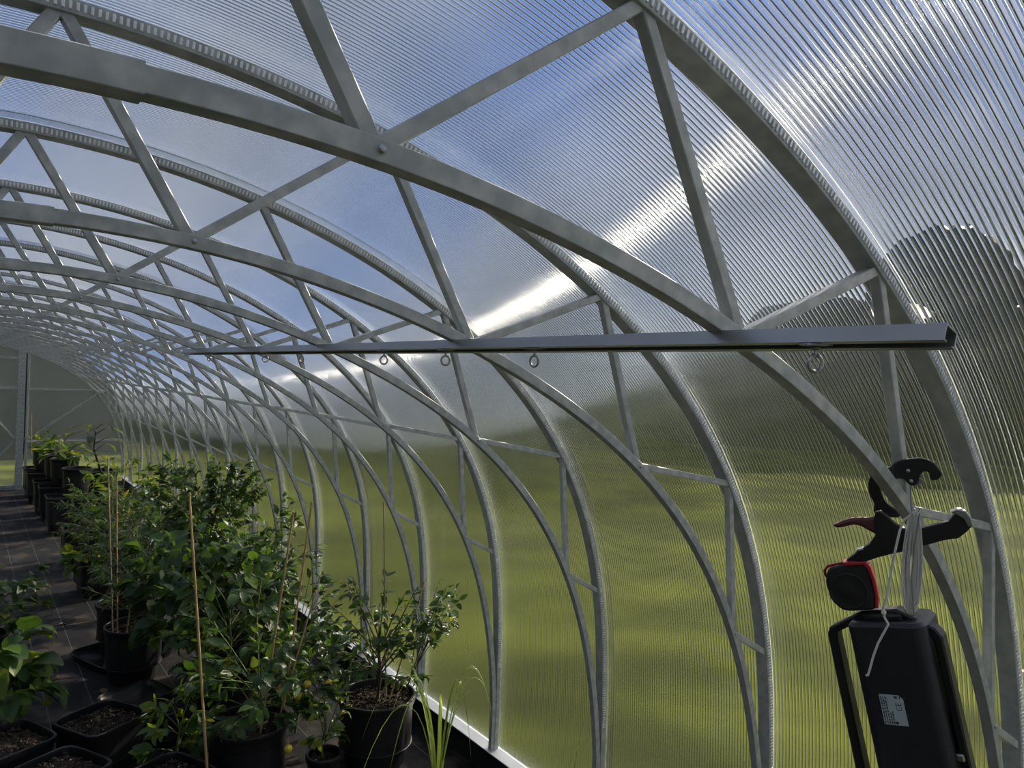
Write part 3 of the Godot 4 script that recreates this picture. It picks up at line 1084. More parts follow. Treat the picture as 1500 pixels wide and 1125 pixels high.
func pots_and_plants() -> void:
	var dark := {"leaf deep green": 6.0, "leaf mid green": 3.0, "leaf fresh green": 0.7}
	var mid := {"leaf deep green": 3.0, "leaf mid green": 5.0, "leaf fresh green": 1.5}
	var bright := {"leaf mid green": 3.0, "leaf fresh green": 4.0, "leaf yellow green": 1.2}
	var fine := {"leaf grey green": 6.0, "leaf mid green": 2.0, "leaf deep green": 2.0}

	# --- the pots on the path side, from the far end towards the camera
	var far := "large square containers by the path"
	pot(Vector3(0.86, 0, -11.35), 0.17, 0.38, true, "farthest large square black container by the path", 0.03, far)
	pot(Vector3(0.86, 0, -10.85), 0.17, 0.38, true, "second farthest large square black container by the path", -0.02, far)
	pot(Vector3(0.88, 0, -10.05), 0.17, 0.38, true, "middle one of the large square black containers by the path", 0.02, far)
	pot(Vector3(0.90, 0, -9.60), 0.17, 0.38, true, "second nearest large square black container by the path", -0.03, far)
	pot(Vector3(0.93, 0, -8.85), 0.19, 0.38, true, "nearest large square black container by the path, its rim catching the light", 0.02, far)
	var up := "black buckets standing on the large containers"
	pot(Vector3(0.90, 0.367, -11.05), 0.14, 0.30, false, "farthest black bucket set on the square containers", 0, up)
	pot(Vector3(0.96, 0.367, -10.2), 0.14, 0.30, false, "middle black bucket set on the square containers", 0, up)
	pot(Vector3(0.99, 0.367, -9.75), 0.15, 0.30, false, "black bucket with leafy seedlings set on the square containers", 0, up)
	pot(Vector3(1.03, 0.367, -9.02), 0.14, 0.28, false, "nearest black bucket set on the square containers", 0, up)
	pot(Vector3(1.33, 0, -9.5), 0.17, 0.55, false, "tall black pot holding the dark long-leaved plant", 0, up)
	plant("seedling_plant", "leafy light green seedling by the tall cane near the far door post", "plant", Vector3(0.92, 0.62, -11.05), {"h": 0.26, "r": 0.22, "n": 40, "size": 0.12, "tones": bright, "seed": 2, "single": 40, "branches": 8}, "seedlings at the far end")
	plant("seedling_plant", "light green seedling in the middle bucket at the far end", "plant", Vector3(0.96, 0.62, -10.2), {"h": 0.24, "r": 0.24, "n": 44, "size": 0.13, "tones": bright, "seed": 3, "single": 44, "branches": 8}, "seedlings at the far end")
	plant("seedling_plant", "light green seedling with broad leaves catching the sun at the far end", "plant", Vector3(0.99, 0.62, -9.75), {"h": 0.2, "r": 0.26, "n": 44, "size": 0.14, "tones": bright, "seed": 4, "single": 44, "branches": 8}, "seedlings at the far end")
	plant("seedling_plant", "light green seedling right of the dark long-leaved plant", "plant", Vector3(1.38, 0.5, -8.8), {"h": 0.34, "r": 0.28, "n": 60, "size": 0.12, "tones": bright, "seed": 5, "single": 60, "branches": 10}, "seedlings at the far end")
	aubergine(Vector3(1.24, 0.50, -9.4))

	# --- middle
	var rp := "round black pots in the bed"
	pot(Vector3(0.86, 0, -5.05), 0.16, 0.30, false, "round black pot behind the caned pot beside the path", 0, rp)
	pot(Vector3(0.83, 0, -4.55), 0.155, 0.31, false, "round black pot with three canes beside the path", 0, rp)
	pot(Vector3(0.92, 0, -6.4), 0.18, 0.30, true, "square black pot half hidden under the bushy fine-leaved plant", 0.1, rp)
	pot(Vector3(0.92, 0, -7.4), 0.18, 0.32, true, "square black pot before the large square containers", 0, rp)
	pot(Vector3(1.02, 0, -3.10), 0.165, 0.29, false, "large round black pot with leaning canes at the front of the bed", 0, rp)
	pot(Vector3(1.58, 0, -3.02), 0.175, 0.305, false, "large round black pot by the right wall, bark mulch showing", 0, rp)
	pot(Vector3(1.12, 0, -3.75), 0.16, 0.30, false, "round black pot under the dark leafy mass, behind the leaning canes", 0, rp)
	pot(Vector3(1.35, 0, -4.4), 0.16, 0.30, false, "round black pot deep in the bed behind the physalis", 0, rp)
	pot(Vector3(1.34, 0, -5.1), 0.17, 0.32, false, "round black pot under the tallest pepper plant", 0, rp)
	pot(Vector3(0.78, 0, -3.28), 0.06, 0.14, false, "small round black pot of the front chilli plant", 0, "small pots")
	pot(Vector3(1.29, 0, -2.93), 0.075, 0.15, false, "small round black pot between the two large front pots", 0, "small pots")
	var sq := "square pots of bare soil at the front"
	pot(Vector3(0.54, 0, -3.62), 0.145, 0.22, true, "square black pot of bare soil nearest the path's end", 0.5, sq)
	pot(Vector3(0.19, 0, -3.60), 0.145, 0.22, true, "square black pot of bare soil at the left edge of the picture", 0.42, sq)
	pot(Vector3(0.34, 0, -3.24), 0.145, 0.22, true, "front square black pot of bare soil at bottom left", 0.5, sq)
	pot(Vector3(0.67, 0, -2.97), 0.145, 0.22, true, "square black pot of bare soil at the bottom, beside the small chilli", 0.42, sq)
	pot(Vector3(0.84, 0, -3.70), 0.10, 0.18, true, "square black pot behind the small front chilli", 0.45, sq)
	for tr in [[Vector3(0.80, 0, -4.20), 0.15, "empty square black tray lying beside the path"], [Vector3(0.84, 0.0, -4.92), 0.22, "shallow black tray under the two round pots by the path"]]:
		var o := thing("plant_tray", tr[2], "tray", tr[0], "black trays")
		o.rotation.y = 0.35
		var s := Shape.new()
		var rr: float = tr[1]
		s.lathe([Vector2(0, 0.0008), Vector2(rr - 0.012, 0.0008), Vector2(rr, 0.04), Vector2(rr + 0.008, 0.042), Vector2(rr + 0.008, 0.038), Vector2(rr + 0.003, 0.036), Vector2(rr - 0.008, 0.0)], Transform3D.IDENTITY, 40, 7.0)
		put("body", s.mesh(), M["black plastic"], o)

	# --- plants
	var pg := "pepper plants in the bed"
	plant("pepper_plant", "tallest pepper plant with an airy canopy of small dark leaves before the trusses", "plant", Vector3(1.34, 0.28, -5.1), {"h": 0.90, "r": 0.42, "n": 1422, "size": 0.071, "tones": dark, "seed": 11, "single": 180, "branches": 30, "low": 0.45, "flat": 0.5, "thick": 0.009}, pg)
	plant("herb_bush", "bushy fine-leaved grey-green plant beside the path, pots below", "plant", Vector3(0.92, 0.28, -5.15), {"h": 0.62, "r": 0.36, "n": 1193, "size": 0.063, "kind": "narrow", "tones": fine, "seed": 12, "single": 180, "branches": 34, "low": 0.15}, pg)
	plant("herb_bush", "second fine-leaved bush behind the one beside the path", "plant", Vector3(0.98, 0.28, -6.4), {"h": 0.62, "r": 0.42, "n": 963, "size": 0.067, "kind": "narrow", "tones": fine, "seed": 13, "single": 144, "branches": 30, "low": 0.15}, pg)
	plant("pepper_plant", "sunlit pepper plant with bright leaves behind the fine-leaved bushes", "plant", Vector3(1.2, 0.25, -7.2), {"h": 0.60, "r": 0.40, "n": 344, "size": 0.118, "tones": bright, "seed": 14, "single": 132, "branches": 20, "low": 0.3}, pg)
	plant("pepper_plant", "caned pepper plant rising from the round pot beside the path", "plant", Vector3(0.83, 0.27, -4.55), {"h": 0.50, "r": 0.30, "n": 298, "size": 0.084, "kind": "narrow", "tones": fine, "seed": 15, "single": 108, "branches": 18, "low": 0.55}, pg)
	plant("pepper_plant", "dense dark pepper plant in the middle of the bed behind the reddish cane", "plant", Vector3(1.12, 0.26, -3.75), {"h": 0.62, "r": 0.36, "n": 527, "size": 0.105, "tones": dark, "seed": 16, "single": 180, "branches": 26, "low": 0.15, "fruit": ["yellow fruit", 6, 0.032, [Vector3(0.93, 0.56, -3.36), Vector3(0.98, 0.50, -3.30), Vector3(0.86, 0.49, -3.32), Vector3(0.965, 0.475, -3.30), Vector3(0.895, 0.455, -3.33), Vector3(0.83, 0.41, -3.32)]]}, pg)
	plant("pepper_plant", "dark broad-leaved pepper plant left of the reddish cane", "plant", Vector3(0.98, 0.26, -4.15), {"h": 0.66, "r": 0.32, "n": 344, "size": 0.134, "kind": "broad", "tones": dark, "seed": 17, "single": 156, "branches": 20, "low": 0.2}, pg)
	plant("pepper_plant", "dark pepper plant reaching up beside the leaning canes, left of the right wall", "plant", Vector3(1.38, 0.26, -4.2), {"h": 0.78, "r": 0.33, "n": 550, "size": 0.084, "tones": dark, "seed": 18, "single": 168, "branches": 26, "low": 0.25}, pg)
	plant("pepper_plant", "sunlit pepper plant in the bed's shadowed middle with light shining through", "plant", Vector3(1.3, 0.26, -4.9), {"h": 0.62, "r": 0.36, "n": 413, "size": 0.101, "tones": mid, "seed": 19, "single": 132, "branches": 22, "low": 0.2}, pg)
	plant("physalis_plant", "leafy physalis with papery fruits in the large front pot with leaning canes", "plant", Vector3(1.06, 0.25, -3.12), {"h": 0.44, "r": 0.35, "n": 527, "size": 0.084, "tones": dark, "seed": 20, "single": 192, "branches": 26, "low": 0.12, "fruit": ["yellow fruit", 4, 0.034, [Vector3(1.24, 0.44, -3.02), Vector3(1.32, 0.44, -2.98), Vector3(1.20, 0.40, -3.02), Vector3(1.10, 0.27, -2.85)]]}, pg)
	plant("pepper_plant", "pepper plant in the large pot by the right wall, one branch reaching over", "plant", Vector3(1.58, 0.27, -3.02), {"h": 0.60, "r": 0.26, "n": 436, "size": 0.063, "tones": {"leaf deep green": 4.0, "leaf mid green": 4.0, "leaf grey green": 2.0}, "seed": 21, "single": 192, "branches": 24, "low": 0.2, "stem": "woody stem", "thick": 0.008, "lean": Vector3(-0.06, 0, 0.02)}, pg)
	plant("pepper_branch", "pepper stem arching out to the right before the wall, bearing a yellow leaf", "plant", Vector3(1.68, 0.27, -2.98), {"h": 0.62, "r": 0.12, "n": 128, "size": 0.063, "tones": {"leaf deep green": 4.0, "leaf mid green": 4.0, "leaf yellow green": 0.5}, "seed": 22, "single": 67, "branches": 9, "low": 0.72, "lean": Vector3(0.07, 0, 0.30), "stem": "woody stem", "thick": 0.004}, pg)
	plant("pepper_plant", "low leafy plant between the large front pots, against the canes", "plant", Vector3(1.36, 0.0, -3.45), {"h": 0.60, "r": 0.30, "n": 436, "size": 0.080, "tones": mid, "seed": 23, "single": 156, "branches": 22, "low": 0.3}, pg)
	plant("pepper_plant", "dark leafy plant filling the bed left of the tallest pepper plant", "plant", Vector3(1.12, 0.22, -5.85), {"h": 0.66, "r": 0.36, "n": 360, "size": 0.10, "tones": dark, "seed": 33, "single": 120, "branches": 26, "low": 0.2}, pg)
	plant("pepper_plant", "dark leafy plant before the right wall, right of the leaning canes", "plant", Vector3(1.52, 0.05, -3.9), {"h": 0.66, "r": 0.26, "n": 300, "size": 0.085, "tones": dark, "seed": 34, "single": 130, "branches": 24, "low": 0.25}, pg)
	plant("chilli_plant", "small yellowish chilli plant at the very front of the bed", "plant", Vector3(0.78, 0.11, -3.28), {"h": 0.28, "r": 0.16, "n": 137, "size": 0.084, "tones": {"leaf fresh green": 3.0, "leaf mid green": 4.0, "leaf yellow green": 1.0}, "seed": 24, "single": 72, "branches": 11, "low": 0.3}, pg)
	plant("physalis_plant", "spindly young physalis in the small pot between the large front pots", "plant", Vector3(1.29, 0.12, -2.93), {"h": 0.32, "r": 0.10, "n": 82, "size": 0.059, "tones": {"leaf fresh green": 3.0, "leaf mid green": 4.0, "leaf yellow green": 2.0}, "seed": 25, "single": 43, "branches": 9, "low": 0.3, "fruit": ["orange fruit", 1, 0.036, [Vector3(1.12, 0.46, -3.0)]]}, pg)
	plant("pepper_plant", "yellowing drooping plant at the path's edge before the square containers", "plant", Vector3(0.78, 0.1, -6.3), {"h": 0.38, "r": 0.14, "n": 82, "size": 0.118, "tones": bright, "seed": 26, "single": 43, "branches": 8, "low": 0.4}, pg)
	var lg := "plants left of the path"
	plant("pepper_plant", "dark plant with yellow tips left of the path, farther one", "plant", Vector3(0.17, 0.2, -4.95), {"h": 0.46, "r": 0.28, "n": 344, "size": 0.101, "tones": {"leaf deep green": 6.0, "leaf mid green": 2.0, "leaf yellow green": 0.5}, "seed": 27, "single": 132, "branches": 20, "low": 0.2}, lg)
	plant("pepper_plant", "broad-leaved green plant left of the path, nearer one", "plant", Vector3(0.14, 0.16, -3.95), {"h": 0.42, "r": 0.24, "n": 160, "size": 0.160, "kind": "broad", "tones": {"leaf mid green": 5.0, "leaf fresh green": 2.0, "leaf deep green": 2.0}, "seed": 28, "single": 84, "branches": 14, "low": 0.2}, lg)
	pot(Vector3(0.12, 0, -4.98), 0.14, 0.24, false, "round black pot of the farther plant left of the path", 0, "pots left of the path")
	pot(Vector3(0.08, 0, -4.02), 0.13, 0.22, false, "round black pot of the nearer plant left of the path", 0, "pots left of the path")

	blades("lemongrass with arching light blades at the bottom of the picture, before the right wall", Vector3(1.60, 0.02, -2.50), [
		[Vector3(-0.28, 0.30, -0.14), 0.95, 0.008], [Vector3(-0.24, 0.22, 0.02), 0.90, 0.009], [Vector3(0.06, 0.26, 0.14), 0.95, 0.009], [Vector3(0.12, 0.52, 0.14), 0.70, 0.010],
		[Vector3(0.15, 0.34, 0.18), 1.0, 0.009], [Vector3(-0.04, 0.40, 0.05), 0.7, 0.008], [Vector3(0.08, 0.50, 0.10), 0.5, 0.009], [Vector3(-0.34, 0.22, -0.02), 0.8, 0.007],
		[Vector3(-0.10, 0.62, -0.22), 0.6, 0.010], [Vector3(-0.08, 0.48, -0.10), 0.45, 0.008], [Vector3(0.18, 0.40, 0.10), 0.9, 0.008], [Vector3(-0.20, 0.42, -0.05), 0.85, 0.008]])
	blades("single grass blade standing before the right wall, under the third truss foot", Vector3(1.80, 0.0, -1.95), [[Vector3(0.03, 0.60, 0.06), 0.45, 0.008], [Vector3(-0.04, 0.40, 0.05), 0.35, 0.006]])
	# dry leaf scraps on the cloth
	var ls := leaf_shape(0.3, 0.9, 0.4, 0.2)
	var sp := [Vector3(0.62, 0.012, -5.0), Vector3(0.50, 0.012, -4.75), Vector3(0.66, 0.012, -4.45), Vector3(0.58, 0.012, -5.7)]
	var nm := ["dry leaf scrap lying on the ground cloth beside the caned pot", "dry leaf scrap lying in the middle of the path", "dry leaf scrap on the cloth near the empty tray", "dry leaf scrap farther along the path"]
	for k in 4:
		var o := put("dry_leaf", ls, M["dry leaf"], self, Transform3D(Basis(Vector3.UP, k * 1.7) * Basis(Vector3.RIGHT, -PI / 2) * 0.06, sp[k]))
		tag(o, nm[k], "leaf", "dry leaves on the cloth")

func canes() -> void:
	var list := [
		[Vector3(0.713, 0.300, -4.505), Vector3(0.666, 1.254, -4.550), "tall thin bamboo cane, left one of three in the round pot by the path"],
		[Vector3(0.733, 0.300, -4.481), Vector3(0.706, 1.152, -4.509), "bamboo cane, middle one of three in the round pot by the path"],
		[Vector3(0.780, 0.300, -4.478), Vector3(0.818, 0.773, -4.454), "short leaning cane, right one of three in the round pot by the path"],
		[Vector3(0.799, 0.250, -2.899), Vector3(0.716, 1.298, -2.971), "long reddish bamboo cane rising from the bottom edge through the bed"],
		[Vector3(1.044, 0.280, -3.018), Vector3(1.128, 1.193, -2.963), "thick bamboo cane leaning right in the large front pot"],
		[Vector3(1.211, 0.300, -3.204), Vector3(1.285, 1.194, -3.156), "thick bamboo cane leaning right behind the large front pot"],
		[Vector3(1.132, 0.280, -3.056), Vector3(1.245, 0.844, -2.975), "pale thin cane leaning steeply right in the large front pot"],
		[Vector3(1.184, 0.500, -3.564), Vector3(1.204, 0.762, -3.552), "short cane in the leafy mass behind the large front pot"],
		[Vector3(1.639, 0.300, -3.049), Vector3(1.607, 1.183, -3.081), "upright thin cane in the pot by the right wall"],
		[Vector3(1.624, 0.300, -2.972), Vector3(1.734, 0.835, -2.893), "slanting cane in the pot by the right wall"],
		[Vector3(0.732, 0.620, -10.725), Vector3(0.718, 1.117, -10.740), "pale cane standing before the far door post"],
		[Vector3(1.032, 0.750, -6.971), Vector3(1.025, 0.999, -6.979), "pale cane above the fine-leaved bush, before the far corner"],
		[Vector3(0.919, 0.550, -5.955), Vector3(0.908, 0.953, -5.967), "dull cane in the fine-leaved bush beside the path"],
		[Vector3(1.235, 0.700, -5.958), Vector3(1.225, 0.916, -5.968), "short cane left of the tallest pepper plant"],
		[Vector3(1.396, 0.750, -5.585), Vector3(1.387, 0.943, -5.594), "short cane under the canopy of the tallest pepper plant"],
		[Vector3(1.176, 0.750, -7.128), Vector3(1.195, 0.937, -7.115), "leaning cane in the sunlit pepper plant"],
		[Vector3(1.268, 0.750, -7.319), Vector3(1.259, 0.898, -7.327), "upright cane in the sunlit pepper plant"],
	]
	var k := 0
	for c in list:
		k += 1
		var a: Vector3 = c[0]
		var b: Vector3 = c[1]
		var d := (b - a) / (b.y - a.y)
		a += d * (0.22 - a.y)
		if k == 11:
			a = c[0]
		var s := Shape.new()
		var path := PackedVector3Array()
		var rad := PackedFloat32Array()
		var r := 0.0058 if k in [4, 5, 6, 11] else 0.0045
		var long := (b - a).length()
		var joints := maxi(2, int(long / 0.16))
		for j in joints:
			var u := float(j) / joints
			for e in [[0.0, 0.94], [0.04, 0.90], [0.93, 0.88], [0.97, 1.22]]:
				path.append((a - a).lerp(b - a, u + e[0] / joints))
				rad.append(r * e[1] * (1.0 - 0.2 * u))
		path.append(b - a)
		rad.append(r * 0.8)
		s.tube(path, rad, 8)
		var o := put("bamboo_cane", s.mesh(), M["weathered bamboo" if k in [1, 3, 8, 9, 13] else "bamboo"], self, Transform3D(Basis.IDENTITY, a))
		tag(o, c[2], "cane", "bamboo canes in the pots")

# ------------------------------------------------------------------ the tools hung on the nearest truss

var hang := Vector3(1.259, 1.579, -0.57)
var hx := Vector3(0.4125, 0.0, 0.911)

# from picture-like millimetres about the hanging point to an outline in metres
func outline(pts: Array) -> PackedVector2Array:
	var o := PackedVector2Array()
	for p in pts:
		o.append(Vector2((p[0] - 1320.0) / 955.0, -(p[1] - 760.0) / 877.0))
	return o

func smooth_outline(pts: Array, per := 3) -> PackedVector2Array:
	var o := outline(pts)
	var out := PackedVector2Array()
	var n := o.size()
	for i in n:
		for k in per:
			out.append(o[i].cubic_interpolate(o[(i + 1) % n], o[(i + n - 1) % n], o[(i + 2) % n], float(k) / per))
	return out

func tools() -> void:
	var t := thing("tying_tool", "black plant-tying pliers with reddish handle hooked over the nearest truss", "tool", hang)
	var toward := hx.cross(Vector3.UP)
	var back := -toward * 0.034
	var s := Shape.new()
	# upper jaw with its hooked nose, behind the arch
	s.slab(smooth_outline([[1300, 690], [1312, 678], [1330, 673], [1347, 671], [1362, 676], [1371, 686], [1375, 693], [1367, 701], [1359, 701], [1357, 692], [1350, 690], [1344, 697], [1342, 708], [1332, 713], [1320, 704], [1306, 704]]), back, hx, Vector3.UP, 0.016)
	put("upper_jaw", s.mesh(), M["black plastic"], t)
	s = Shape.new()
	for p in [[1327, 691], [1332, 706]]:
		var c := outline([p])[0]
		s.lathe([Vector2(0, 0.0022), Vector2(0.0024, 0.0018), Vector2(0.0032, 0.0)], Transform3D(Basis(hx, toward, hx.cross(toward)), back + hx * c.x + Vector3.UP * c.y + toward * 0.0082), 12)
	put("rivet", s.mesh(), M["bolt steel"], t)
	s = Shape.new()
	s.slab(outline([[1334, 704], [1345, 701], [1351, 705], [1345, 712], [1336, 712]]), back, hx, Vector3.UP, 0.011)
	put("blade", s.mesh(), M["bolt steel"], t)
	# curved spring arm from the jaw down to the body
	s = Shape.new()
	s.slab(smooth_outline([[1306, 688], [1290, 690], [1277, 698], [1270, 712], [1272, 730], [1280, 745], [1282, 760], [1316, 762], [1314, 752], [1302, 746], [1294, 736], [1288, 722], [1289, 711], [1306, 700]]), -toward * 0.030, hx, Vector3.UP, 0.013)
	put("spring_arm", s.mesh(), M["black plastic"], t)
	# body and long lower arm
	s = Shape.new()
	s.slab(outline([[1283, 752], [1290, 750], [1300, 756], [1312, 766], [1326, 772], [1342, 771], [1356, 765], [1384, 754], [1392, 742], [1400, 738], [1412, 746], [1415, 757], [1408, 766], [1398, 776], [1380, 781], [1352, 793], [1330, 803], [1310, 810], [1290, 818], [1272, 827], [1250, 828], [1244, 829], [1262, 812], [1277, 800], [1285, 786], [1281, 772]]), toward * 0.008, hx, Vector3.UP, 0.020)
	put("body", s.mesh(), M["black plastic"], t)
	s = Shape.new()
	s.slab(smooth_outline([[1290, 760], [1275, 762], [1256, 764], [1240, 769], [1229, 775], [1223, 779], [1227, 782], [1238, 780], [1252, 775], [1264, 776], [1276, 781], [1290, 784]]), toward * 0.008, hx, Vector3.UP, 0.018, 0.004)
	put("handle", s.mesh(), M["dull red rubber"], t)
	s = Shape.new()
	s.slab(outline([[1386, 740], [1395, 735], [1405, 736], [1413, 745], [1416, 756], [1410, 758], [1404, 748], [1394, 743]]), toward * 0.008, hx, Vector3.UP, 0.027)
	put("tape_clip", s.mesh(), M["bolt steel"], t)
	s = Shape.new()
	s.slab(outline([[1258, 811], [1268, 807], [1269, 810], [1259, 814]]), toward * 0.008, hx, Vector3.UP, 0.024)
	put("lever", s.mesh(), M["bolt steel"], t)
	# tape reel in its red-edged case
	s = Shape.new()
	s.slab(smooth_outline([[1222, 842], [1250, 833], [1270, 830], [1278, 838], [1284, 856], [1290, 876], [1289, 892], [1270, 898], [1244, 902], [1228, 890], [1218, 872], [1216, 858]]), toward * 0.010, hx, Vector3.UP, 0.030, 0.003)
	var reel := put("tape_reel", s.mesh(), M["black rubber"], t)
	s = Shape.new()
	var c := outline([[1250, 873]])[0]
	s.lathe([Vector2(0, 0.002), Vector2(0.010, 0.002), Vector2(0.012, 0.0), Vector2(0.026, 0.0), Vector2(0.027, 0.0012), Vector2(0.030, 0.0012), Vector2(0.031, 0.0)], Transform3D(Basis(hx, toward, hx.cross(toward)), hx * c.x + Vector3.UP * c.y + toward * 0.0252), 28)
	put("hub", s.mesh(), M["black plastic"], reel)
	s = Shape.new()
	s.slab(outline([[1240, 831], [1272, 826], [1280, 832], [1288, 852], [1294, 876], [1294, 890], [1290, 891], [1289, 876], [1284, 855], [1276, 836], [1270, 830], [1242, 836]]), toward * 0.010, hx, Vector3.UP, 0.034, 0.001)
	put("case_edge", s.mesh(), M["red plastic"], t)
	s = Shape.new()
	var strap := PackedVector3Array()
	for p in [[1242, 833], [1228, 838], [1217, 842], [1212, 850], [1214, 857], [1218, 862], [1221, 852], [1222, 845]]:
		var q := outline([p])[0]
		strap.append(hx * q.x + Vector3.UP * q.y + toward * 0.012)
	s.tube(strap, PackedFloat32Array([0.0022]), 7)
	put("strap", s.mesh(), M["red plastic"], t)

	# the hank of pale string on its wire hook
	var h := thing("string_hank", "pale hank of string looped on a wire hook beside the tying tool", "string", hang)
	s = Shape.new()
	var wire := PackedVector3Array()
	for p in [[1331, 708], [1332, 722], [1333, 736], [1335, 746], [1341, 748], [1345, 740], [1342, 738]]:
		var q := outline([p])[0]
		wire.append(hx * q.x + Vector3.UP * q.y + toward * 0.022)
	s.tube(wire, PackedFloat32Array([0.0013]), 6)
	put("wire_hook", s.mesh(), M["bolt steel"], h)
	s = Shape.new()
	var end := PackedVector3Array()
	for p in [[1345, 745], [1340, 790], [1338, 840], [1342, 880], [1344, 893]]:
		var q := outline([p])[0]
		end.append(hx * q.x + Vector3.UP * q.y + toward * 0.030)
	s.tube(end, PackedFloat32Array([0.0014]), 6)
	put("wire_end", s.mesh(), M["bolt steel"], h)
	var g := RandomNumberGenerator.new()
	g.seed = 5
	for k in 30:
		var l := Shape.new()
		var pts := PackedVector3Array()
		var wdt := g.randf_range(3.0, 15.0)
		var sh := g.randf_range(-3.5, 3.5)
		var bottom := g.randf_range(872.0, 892.0)
		for j in 21:
			var a := TAU * j / 20.0
			var yy := lerpf(745.0 + g.randf() * 0.6, bottom, (1.0 - cos(a)) / 2.0)
			var xx := 1338.0 + sh + wdt * sin(a) * (0.65 + 0.35 * (1.0 - cos(a)) / 2.0)
			var q := outline([[xx, yy]])[0]
			pts.append(hx * q.x + Vector3.UP * q.y + toward * (0.022 + 0.004 * sin(k * 2.1) + 0.003 * sin(a * 2.0)))
		l.tube(pts, PackedFloat32Array([0.0013]), 5, false)
		put("loop", l.mesh(), M["clear twine"], h)

	var w := thing("hanging_string", "white string tied round the black device's top, its loose end hanging down", "string", hang)
	s = Shape.new()
	var tail := PackedVector3Array()
	for p in [[1332, 747], [1324, 754], [1319, 770], [1315, 792], [1310, 825], [1306, 860], [1301, 884], [1303, 895], [1309, 904], [1304, 916], [1296, 934], [1290, 955], [1286, 974], [1284, 982], [1281, 983]]:
		var q := outline([p])[0]
		tail.append(hx * q.x + Vector3.UP * q.y + toward * 0.052)
	s.tube(tail, PackedFloat32Array([0.0019]), 7)
	put("strand", s.mesh(), M["white twine"], w)
	s = Shape.new()
	var kn := outline([[1302, 889]])[0]
	s.lathe([Vector2(0, 0.005), Vector2(0.0035, 0.003), Vector2(0.004, 0), Vector2(0.0035, -0.003), Vector2(0, -0.005)], Transform3D(Basis.IDENTITY, hx * kn.x + Vector3.UP * kn.y + toward * 0.052), 10)
	put("knot", s.mesh(), M["white twine"], w)

# ------------------------------------------------------------------ the black electrical device in its bracket

func rounded(half_w: float, half_d: float, r: float, steps := 5) -> PackedVector2Array:
	var o := PackedVector2Array()
	for c in [[1, 1, 0.0], [-1, 1, PI / 2], [-1, -1, PI], [1, -1, PI * 1.5]]:
		for k in steps + 1:
			var a: float = c[2] + PI / 2 * k / steps
			o.append(Vector2(c[0] * (half_w - r) + cos(a) * r, c[1] * (half_d - r) + sin(a) * r))
	return o

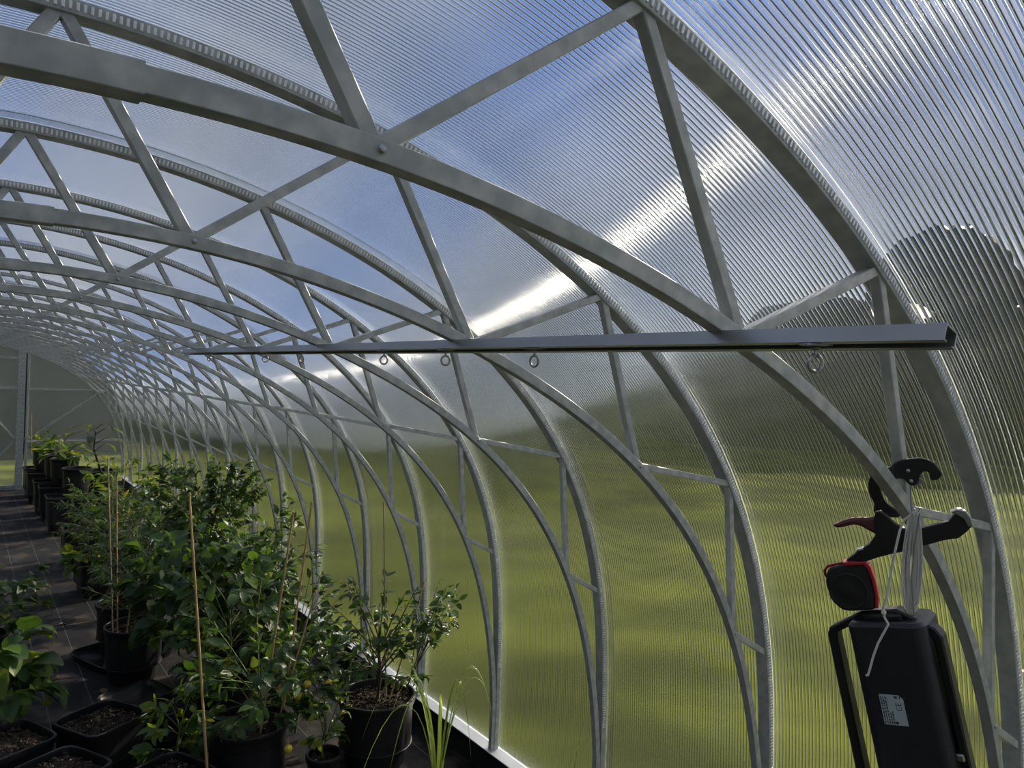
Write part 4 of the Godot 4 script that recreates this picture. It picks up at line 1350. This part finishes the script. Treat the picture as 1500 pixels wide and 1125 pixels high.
func device() -> void:
	# hung a little askew: ey runs up its length
	var tilt := 0.235
	var face := hx.cross(Vector3.UP)
	var ex := (hx * cos(tilt) + Vector3.UP * sin(tilt) * -0.35).normalized()
	ex = ex.rotated(Vector3.UP, -0.22)
	var ey := (Vector3.UP * cos(tilt) - hx * sin(tilt)).normalized()
	ex = (ex - ey * ex.dot(ey)).normalized()
	var ez := ex.cross(ey)
	var top := hang + hx * ((1300.0 - 1320.0) / 877.0) + Vector3.UP * (-(905.0 - 760.0) / 877.0) + face * 0.015
	var t := thing("electric_device", "black box-shaped electrical device with a rating label, hanging in a bracket", "device", top)
	t.basis = Basis(ex, ey, ez)
	var long := 0.46
	# body: a rounded box with a narrower back, run along y
	var s := Shape.new()
	s.slab(rounded(0.060, 0.052, 0.020, 7), Vector3(0.009, -long / 2.0 - 0.003, -0.022), Vector3.RIGHT, Vector3.FORWARD, long, 0.006)
	put("body", s.mesh(), M["navy plastic"], t)
	# bracket: two side bars and a top bar
	s = Shape.new()
	var bars := PackedVector2Array([Vector2(-0.094, -long), Vector2(-0.094, -0.030), Vector2(-0.088, -0.018), Vector2(-0.030, 0.010), Vector2(0.026, 0.014), Vector2(0.078, -0.016), Vector2(0.086, -0.030), Vector2(0.086, -long), Vector2(0.072, -long), Vector2(0.072, -0.036), Vector2(0.066, -0.026), Vector2(0.022, 0.000), Vector2(-0.028, -0.004), Vector2(-0.076, -0.026), Vector2(-0.078, -0.036), Vector2(-0.078, -long)])
	s.slab(bars, Vector3(0, 0, -0.012), Vector3.RIGHT, Vector3.UP, 0.030, 0.003)
	put("bracket", s.mesh(), M["black plastic"], t)
	s = Shape.new()
	s.box(Vector3(0.004, 0.001, -0.02), Vector3(0.030, 0, 0), Vector3(0, 0.006, 0), Vector3(0, 0, 0.030), 0.003)
	put("top_cap", s.mesh(), M["black plastic"], t)
	# a cable and clips along the right side
	s = Shape.new()
	var cable := PackedVector3Array()
	for k in 9:
		cable.append(Vector3(0.072 + 0.002 * sin(k * 1.2), -0.10 - 0.022 * k, -0.012 + 0.003 * cos(k)))
	s.tube(cable, PackedFloat32Array([0.0028]), 7)
	put("cable", s.mesh(), M["black rubber"], t)
	s = Shape.new()
	s.box(Vector3(0.074, -0.215, -0.004), Vector3(0.006, 0, 0), Vector3(0, 0.006, 0), Vector3(0, 0, 0.012), 0.002)
	put("clip", s.mesh(), M["bolt steel"], t)
	# rating label: print runs up the label
	var lab := PackedVector2Array([Vector2(-0.018, -0.024), Vector2(0.018, -0.024), Vector2(0.018, 0.018), Vector2(0.012, 0.024), Vector2(-0.018, 0.024)])
	s = Shape.new()
	s.slab(lab, Vector3(-0.002, -0.140, 0.0303), Vector3.RIGHT, Vector3.UP, 0.0006, 0.0001)
	var la := put("rating_label", s.mesh(), M["rating label"], t)
	la.set_meta("label", "pale rating label with small print")
	s = Shape.new()
	var g := RandomNumberGenerator.new()
	g.seed = 3
	for row in 5:
		var x := -0.0155 + row * 0.0034 - 0.002
		var y := -0.022
		while y < 0.019:
			var len_ := g.randf_range(0.0015, 0.005)
			if row > 2 and y > -0.004:
				break
			s.box(Vector3(x, -0.140 + y + len_ / 2.0, 0.0307), Vector3(0.0009, 0, 0), Vector3(0, len_ / 2.0, 0), Vector3(0, 0, 0.0001))
			y += len_ + g.randf_range(0.0008, 0.002)
	put("small_print", s.mesh(), M["label print"], la)
	var font := SystemFont.new()
	font.font_names = PackedStringArray(["Droid Sans"])
	var tm := TextMesh.new()
	tm.text = "CE"
	tm.font = font
	tm.font_size = 16
	tm.pixel_size = 0.00072
	tm.depth = 0.0002
	put("lettering", tm, M["label print"], la, Transform3D(Basis(Vector3.BACK, PI / 2), Vector3(0.0075, -0.134, 0.0308)))
	s = Shape.new()
	s.lathe([Vector2(0, 0.0002), Vector2(0.0022, 0.0002), Vector2(0.0024, 0.0)], Transform3D(Basis(Vector3.RIGHT, PI / 2), Vector3(0.0, -0.1602, 0.0308)), 14)
	put("printed_dot", s.mesh(), M["label print"], la)
	s = Shape.new()
	s.box(Vector3(0.005, -0.1195, 0.0308), Vector3(0.0022, 0, 0), Vector3(0, 0.0018, 0), Vector3(0, 0, 0.0001))
	s.box(Vector3(0.011, -0.1195, 0.0308), Vector3(0.0008, 0, 0), Vector3(0, 0.0022, 0), Vector3(0, 0, 0.0001))
	put("printed_mark", s.mesh(), M["label print"], la)
